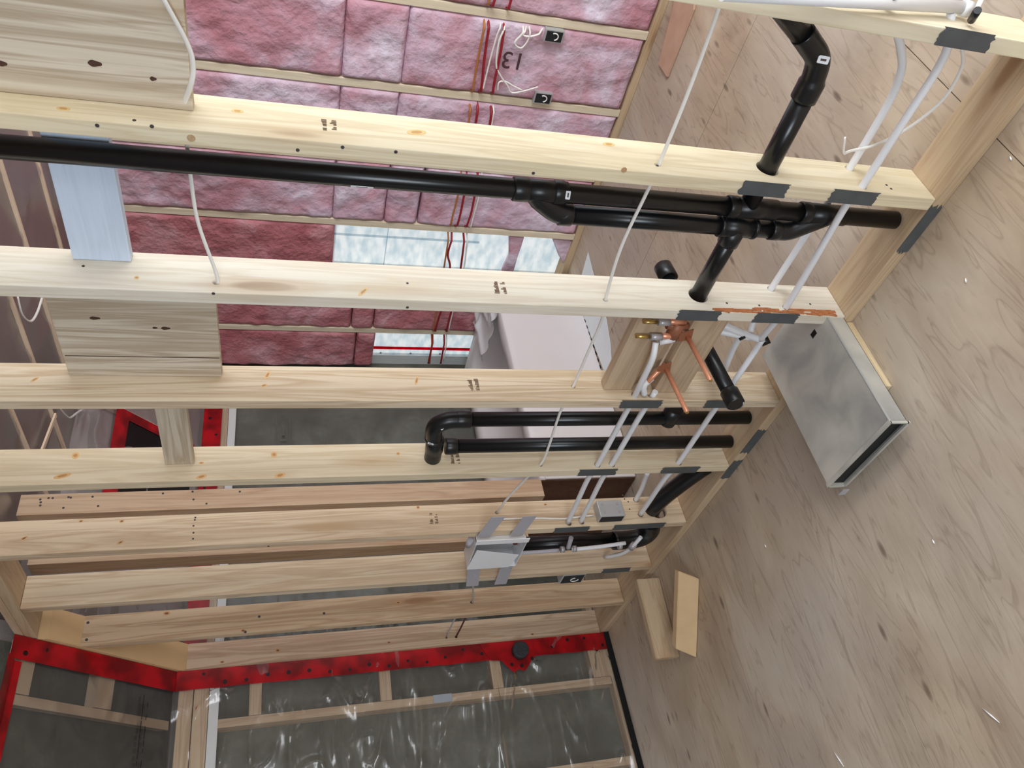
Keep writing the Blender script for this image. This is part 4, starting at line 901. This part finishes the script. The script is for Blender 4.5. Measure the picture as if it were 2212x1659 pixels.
# sheathing marks: seams, red stripe, nail heads
def onsh(pts, m_, name, lab, th=.0012, cat='seam'):
    poly = [P(a, b, 'X', XB - .002) for a, b in pts]; return tag(obj(name, MB().prism(poly, (-th, 0, 0)), m_), lab, cat)
def wrapm():
    m, nt, b = mat('translucent_house_wrap'); out = nt.nodes['Material Output']; nt.nodes.remove(b)
    v = coords(nt, (1, 3, 8), False); nz = N(nt, 'ShaderNodeTexNoise'); nz.inputs['Scale'].default_value = 3; nz.inputs['Detail'].default_value = 5; nt.links.new(v, nz.inputs['Vector'])
    c = ramp(nt, nz.outputs['Fac'], [(.35, srgb((226, 236, 240))), (.6, srgb((250, 252, 252)))])
    t_ = N(nt, 'ShaderNodeBsdfTranslucent'); d_ = N(nt, 'ShaderNodeBsdfDiffuse'); x_ = N(nt, 'ShaderNodeMixShader'); x_.inputs[0].default_value = .35
    nt.links.new(c, t_.inputs[0]); nt.links.new(c, d_.inputs[0]); nt.links.new(t_.outputs[0], x_.inputs[1]); nt.links.new(d_.outputs[0], x_.inputs[2]); nt.links.new(x_.outputs[0], out.inputs[0])
    return m
M_WRAP = wrapm()
def transl(name, col):
    m, nt, b = mat(name); out = nt.nodes['Material Output']; nt.nodes.remove(b)
    t_ = N(nt, 'ShaderNodeBsdfTransparent'); t_.inputs[0].default_value = srgb(col); nt.links.new(t_.outputs[0], out.inputs[0]); return m
M_SEAMW = transl('faint_seam', (226, 232, 236)); M_CRIM = transl('crimson_tape_film', (226, 40, 78))
tag(obj('house_wrap', MB().box((XB + .002, 2.707, .039), (XB + .003, 3.074, ZP(-.251))), M_WRAP), 'bright daylit house wrap in the upper opening of the pink wall', 'house wrap')
tag(obj('house_wrap', MB().box((XB + .002, 3.542, .039), (XB + .003, 3.859, ZP(-.501))), M_WRAP), 'bright daylit house wrap in the lower opening of the pink wall', 'house wrap')
M_SEAM = plain('grey_seam', (176, 184, 188), .7)
for (z, lab) in ((-.565, 'upper vertical seam line on the white sheathing'),):
    tag(obj('sheathing_seam', MB().box((XB - .0015, bays[5][0], ZP(z)), (XB, bays[5][1], ZP(z + .006))), M_SEAMW), 'pale seam across the white sheathing of the upper opening', 'seam')
tag(obj('sheathing_seam', MB().box((XB - .0015, bays[5][0] + .135, ZP(-1.10)), (XB, bays[5][0] + .150, ZP(-.25))), M_SEAMW), 'long pale seam along the white sheathing of the upper opening', 'seam')
tag(obj('red_stripe', MB().box((XB - .0025, 3.772, ZP(-1.40)), (XB, 3.797, ZP(-.52))), M_CRIM), 'thin crimson tape stripe on the white sheathing of the lower opening', 'tape')
for k in range(3):
    z = -.62 - k * .2
    o = tag(obj('screw_head', MB().tube([(XB - .003, 3.835, ZP(z)), (XB, 3.835, ZP(z))], .007, 12), M_CLEAR), 'round screw head under the crimson stripe, %s' % ('leftmost', 'middle', 'rightmost')[k], 'screw')
# cables of the pink wall
def run(pxs, lab, m_, r=.005, dx=-.034, n=5):
    pts = smooth_path([P(a, b, 'X', XP + dx) for a, b in pxs], 10)
    for p in pts:                       # dips into the drilled studs
        d = min(abs(p.y - (y + .019)) for y in PY[1:])
        if d < .045: p.x += (.034 + .022) * min(1, (.045 - d) / .018)
    n = 1
    return cable(pts, lab, m_, r, n, .8, 'cables crossing the pink wall', 'electrical_cable')
run([(1060, -20), (1050, 40), (1036, 110), (1022, 190), (1012, 270), (1000, 370), (985, 440), (975, 480), (962, 560), (948, 650), (938, 700), (928, 785)], 'amber cable leftmost of the bundle crossing the pink wall', M_YCABLE)
run([(1075, -20), (1063, 20), (1056, 60), (1046, 130), (1040, 190), (1027, 270), (1012, 370), (1001, 430), (990, 480), (968, 545), (972, 580), (960, 650), (944, 700), (925, 785)], 'dark red cable second in the bundle crossing the pink wall', M_RCABLE, .006)
run([(1110, -20), (1100, 15), (1090, 60), (1080, 120), (1066, 190), (1058, 270), (1030, 400), (1018, 460), (1006, 500), (995, 580), (984, 640), (968, 700), (952, 785)], 'red cable rightmost in the bundle crossing the pink wall', M_RCABLE, .006)
run([(1105, 45), (1080, 62), (1064, 110), (1050, 165), (1044, 192)], 'white cable curving off the bundle to the lower cable box', M_CABLE)
run([(1072, 215), (1062, 270), (1040, 400), (1022, 470), (1010, 520), (1002, 580), (985, 650), (972, 700), (958, 780)], 'thin white cable beside the red ones below the lower box', M_CABLE, .004)
run([(1092, 58), (1078, 90), (1072, 140), (1082, 165), (1096, 185), (1105, 200), (1130, 197), (1162, 188)], 'white cable with a white connector entering the lower cable box', M_CABLE)
run([(1135, 46), (1130, 70), (1112, 92), (1125, 104), (1140, 88), (1146, 62), (1130, 75), (1150, 78), (1190, 64)], 'white cable looping into the upper cable box', M_CABLE)
run([(1075, 195), (1078, 178), (1092, 176), (1108, 185), (1128, 195)], 'short white cable bend stapled to the pink wall stud', M_CABLE, .004)
def pbox(px, py, y0, lab):
    p = P(px, py, 'X', XP)
    t = thing('cable_box', (XP, y0, p.z - .05), lab, 'junction box')
    obj('box_shell', MB().box((XP - .028, y0, p.z - .045), (XP + .03, y0 + .058, p.z + .045), .003), M_STEEL, t)
    obj('open_front', MB().box((XP - .030, y0 + .006, p.z - .038), (XP - .0275, y0 + .052, p.z + .038)), M_STEELI, t)
    obj('wire_loop', MB().tube([(XP - .033, y0 + .028 + .016 * math.cos(a), p.z + .018 * math.sin(a)) for a in [math.pi * k / 8 + 2.6 for k in range(10)]], .003, 8), M_CABLE, t)
pbox(1197, 62, 1.498, 'upper cable box on the pink wall with looped white wire')
pbox(1172, 200, 1.803, 'lower cable box on the pink wall with white wire inside')
# black "13" printed on the batt
fc = bpy.data.curves.new('txt', 'FONT'); fc.body = '13'; fc.size = .115; fc.extrude = .001; fc.align_x = 'CENTER'
fo = bpy.data.objects.new('txt', fc); SC.collection.objects.link(fo); bpy.context.view_layer.update()
me = bpy.data.meshes.new_from_object(fo.evaluated_get(bpy.context.evaluated_depsgraph_get())); bpy.data.objects.remove(fo)
me.materials.append(plain('black_print_ink', (74, 48, 54), .8))
to = bpy.data.objects.new('printed_number', me); SC.collection.objects.link(to)
p = P(1112, 114, 'X', XP - .030)
to.matrix_world = Matrix(((0, 0, -1, p.x), (0, 1, 0, p.y), (1, 0, 0, p.z), (0, 0, 0, 1)))
tag(to, 'upside down black number 13 printed on a pink batt', 'printed text')

# ================================================================ BLACK ROOF OPENING
def on_slope(x, y, off): return (x, y, rake2(y) + off)
m = MB(); X0, X1, Ya, Yb = 2.07, 2.66, 3.525, 3.83
m.hexa([on_slope(X0, Ya, -.016), on_slope(X1, Ya, -.016), on_slope(X1, Yb, -.016), on_slope(X0, Yb, -.016), on_slope(X0, Ya, -.008), on_slope(X1, Ya, -.008), on_slope(X1, Yb, -.008), on_slope(X0, Yb, -.008)])
w1 = struct(obj('window_1', m, M_BLACK))
m = MB(); e = .055
for (a0, a1, b0, b1) in ((X0 - e, X1 + e, Ya - e, Ya), (X1, X1 + e, Ya, Yb)):
    m.hexa([on_slope(a0, b0, -.021), on_slope(a1, b0, -.021), on_slope(a1, b1, -.021), on_slope(a0, b1, -.021), on_slope(a0, b0, -.019), on_slope(a1, b0, -.019), on_slope(a1, b1, -.019), on_slope(a0, b1, -.019)])
tag(obj('red_tape', m, M_RED), 'red tape framing the black opening in the raked ceiling', 'tape')
# hanging white cords under the ceiling film
for k, (pts, l) in enumerate((([(38, 640), (48, 678), (66, 694), (80, 676), (92, 640)], 'white wire loop hanging above the wavy grained board'),
                              ([(128, 880), (142, 896), (152, 902), (166, 892), (182, 882)], 'white wire loop hanging left of the black opening'))):
    cable([P(a, b, 'Z', ZC - .03) for a, b in pts], l, M_CABLE, .005)

# ================================================================ BATHTUB
t = thing('bathtub', (2.5, 3.33, .001), 'white bathtub with flat apron standing against the far wall', 'bathtub')
bx0, bx1, by0, by1, bz = 1.85, 3.30, 2.935, 3.835, .500
m = MB().box((bx0 + .004, by0, .004), (bx1, by0 + .012, bz - .03), .003)
obj('apron', m, M_TUB, t)
m = MB().box((bx0 + .012, by0 + .014, .004), (bx1, by1, bz - .19)); m.box((bx0, by0 + .014, .004), (bx0 + .01, by1, bz - .005))
obj('tub_underside', m, M_TUBB, t)
# rim with basin
bm = bmesh.new(); loops = []
cx_, cy_ = (bx0 + bx1) / 2, (by0 + by1) / 2; n = 64
def loop(ax, ay, z, pw):
    vs = []
    for k in range(n):
        a = 2 * math.pi * k / n; c, s = math.cos(a), math.sin(a)
        vs.append(bm.verts.new((cx_ + ax * math.copysign(abs(c) ** (2 / pw), c), cy_ + ay * math.copysign(abs(s) ** (2 / pw), s), z)))
    return vs
hx, hy = (bx1 - bx0) / 2, (by1 - by0) / 2
for ax, ay, z, pw in ((hx, hy, bz - .035, 40), (hx, hy, bz - .008, 40), (hx - .008, hy - .008, bz, 40), (hx - .09, hy - .09, bz, 6), (hx - .11, hy - .11, bz - .02, 5), (hx - .17, hy - .15, bz - .17, 4.5), (.02, .02, bz - .175, 3)):
    loops.append(loop(ax, ay, z, pw))
for a, b in zip(loops, loops[1:]):
    for k in range(n):
        f = bm.faces.new((a[k], a[(k + 1) % n], b[(k + 1) % n], b[k])); f.smooth = True
bm.faces.new(loops[-1]); bmesh.ops.recalc_face_normals(bm, faces=bm.faces[:])
obj('rim', bm, M_TUB, t)
# plastic wrap bunched on the far rim
o = film_sheet((2.96, 2.945, bz + .008), (.33, 0, 0), (0, .42, 0), 40, 50, (0, 0, 1), .035, plain('milky_wrap', (214, 212, 214), .3), 'crumpled milky plastic wrap on the left rim of the bathtub', 31)
o.name = 'plastic_wrap'
# shims under the apron
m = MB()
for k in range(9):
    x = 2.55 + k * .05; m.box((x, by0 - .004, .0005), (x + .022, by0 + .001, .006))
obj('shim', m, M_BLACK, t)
# white sheet on the floor
poly = [P(a, b, 'Z', .003) for a, b in ((1270, 545), (1284, 600), (1310, 690), (1318, 740), (1322, 800), (1304, 800), (1262, 690), (1252, 610))]
tag(obj('white_sheet', MB().prism(poly, (0, 0, -.0015)), M_SHEATH), 'narrow white sheet lying on the plywood beside the bathtub apron', 'sheet')
# peach offcut board at the top of the pink wall plate
poly = [P(a, b, 'Z', .012) for a, b in ((1456, -30), (1510, -60), (1497, 20), (1440, 166), (1422, 138), (1455, 10))]
tag(obj('board_scrap', MB().prism(poly, (0, 0, -.010)), plain('orange_osb', (190, 154, 130), .7, vary=14, bscale=12)), 'orange pointed board scrap lying beside the pink wall plate', 'board')
# debris specks on the plywood
rnd = random.Random(9)
for k, (a, b, l) in enumerate(((2086, 606, 'shiny speck left of the floor marks near the duct'), (2183, 342, 'pale splinter at the right edge of the floor'), (2016, 1170, 'white crumb in the middle of the plywood'), (1653, 1179, 'small pale splinter right of the leaning offcut'), (1812, 1640, 'long pale splinter at the bottom edge of the floor'), (2140, 1545, 'pale splinter in the lower right corner'))):
    p = P(a, b, 'Z', .002); L_ = .012 if k < 4 else .05; d = Vector((-.8, .5 - .2 * k, 0)).normalized()
    tag(obj('wood_splinter', MB().tube([p - d * L_ / 2, p, p + d * L_ / 2], [.0008, .0022, .0008], 6), M_LINE), l, 'debris')
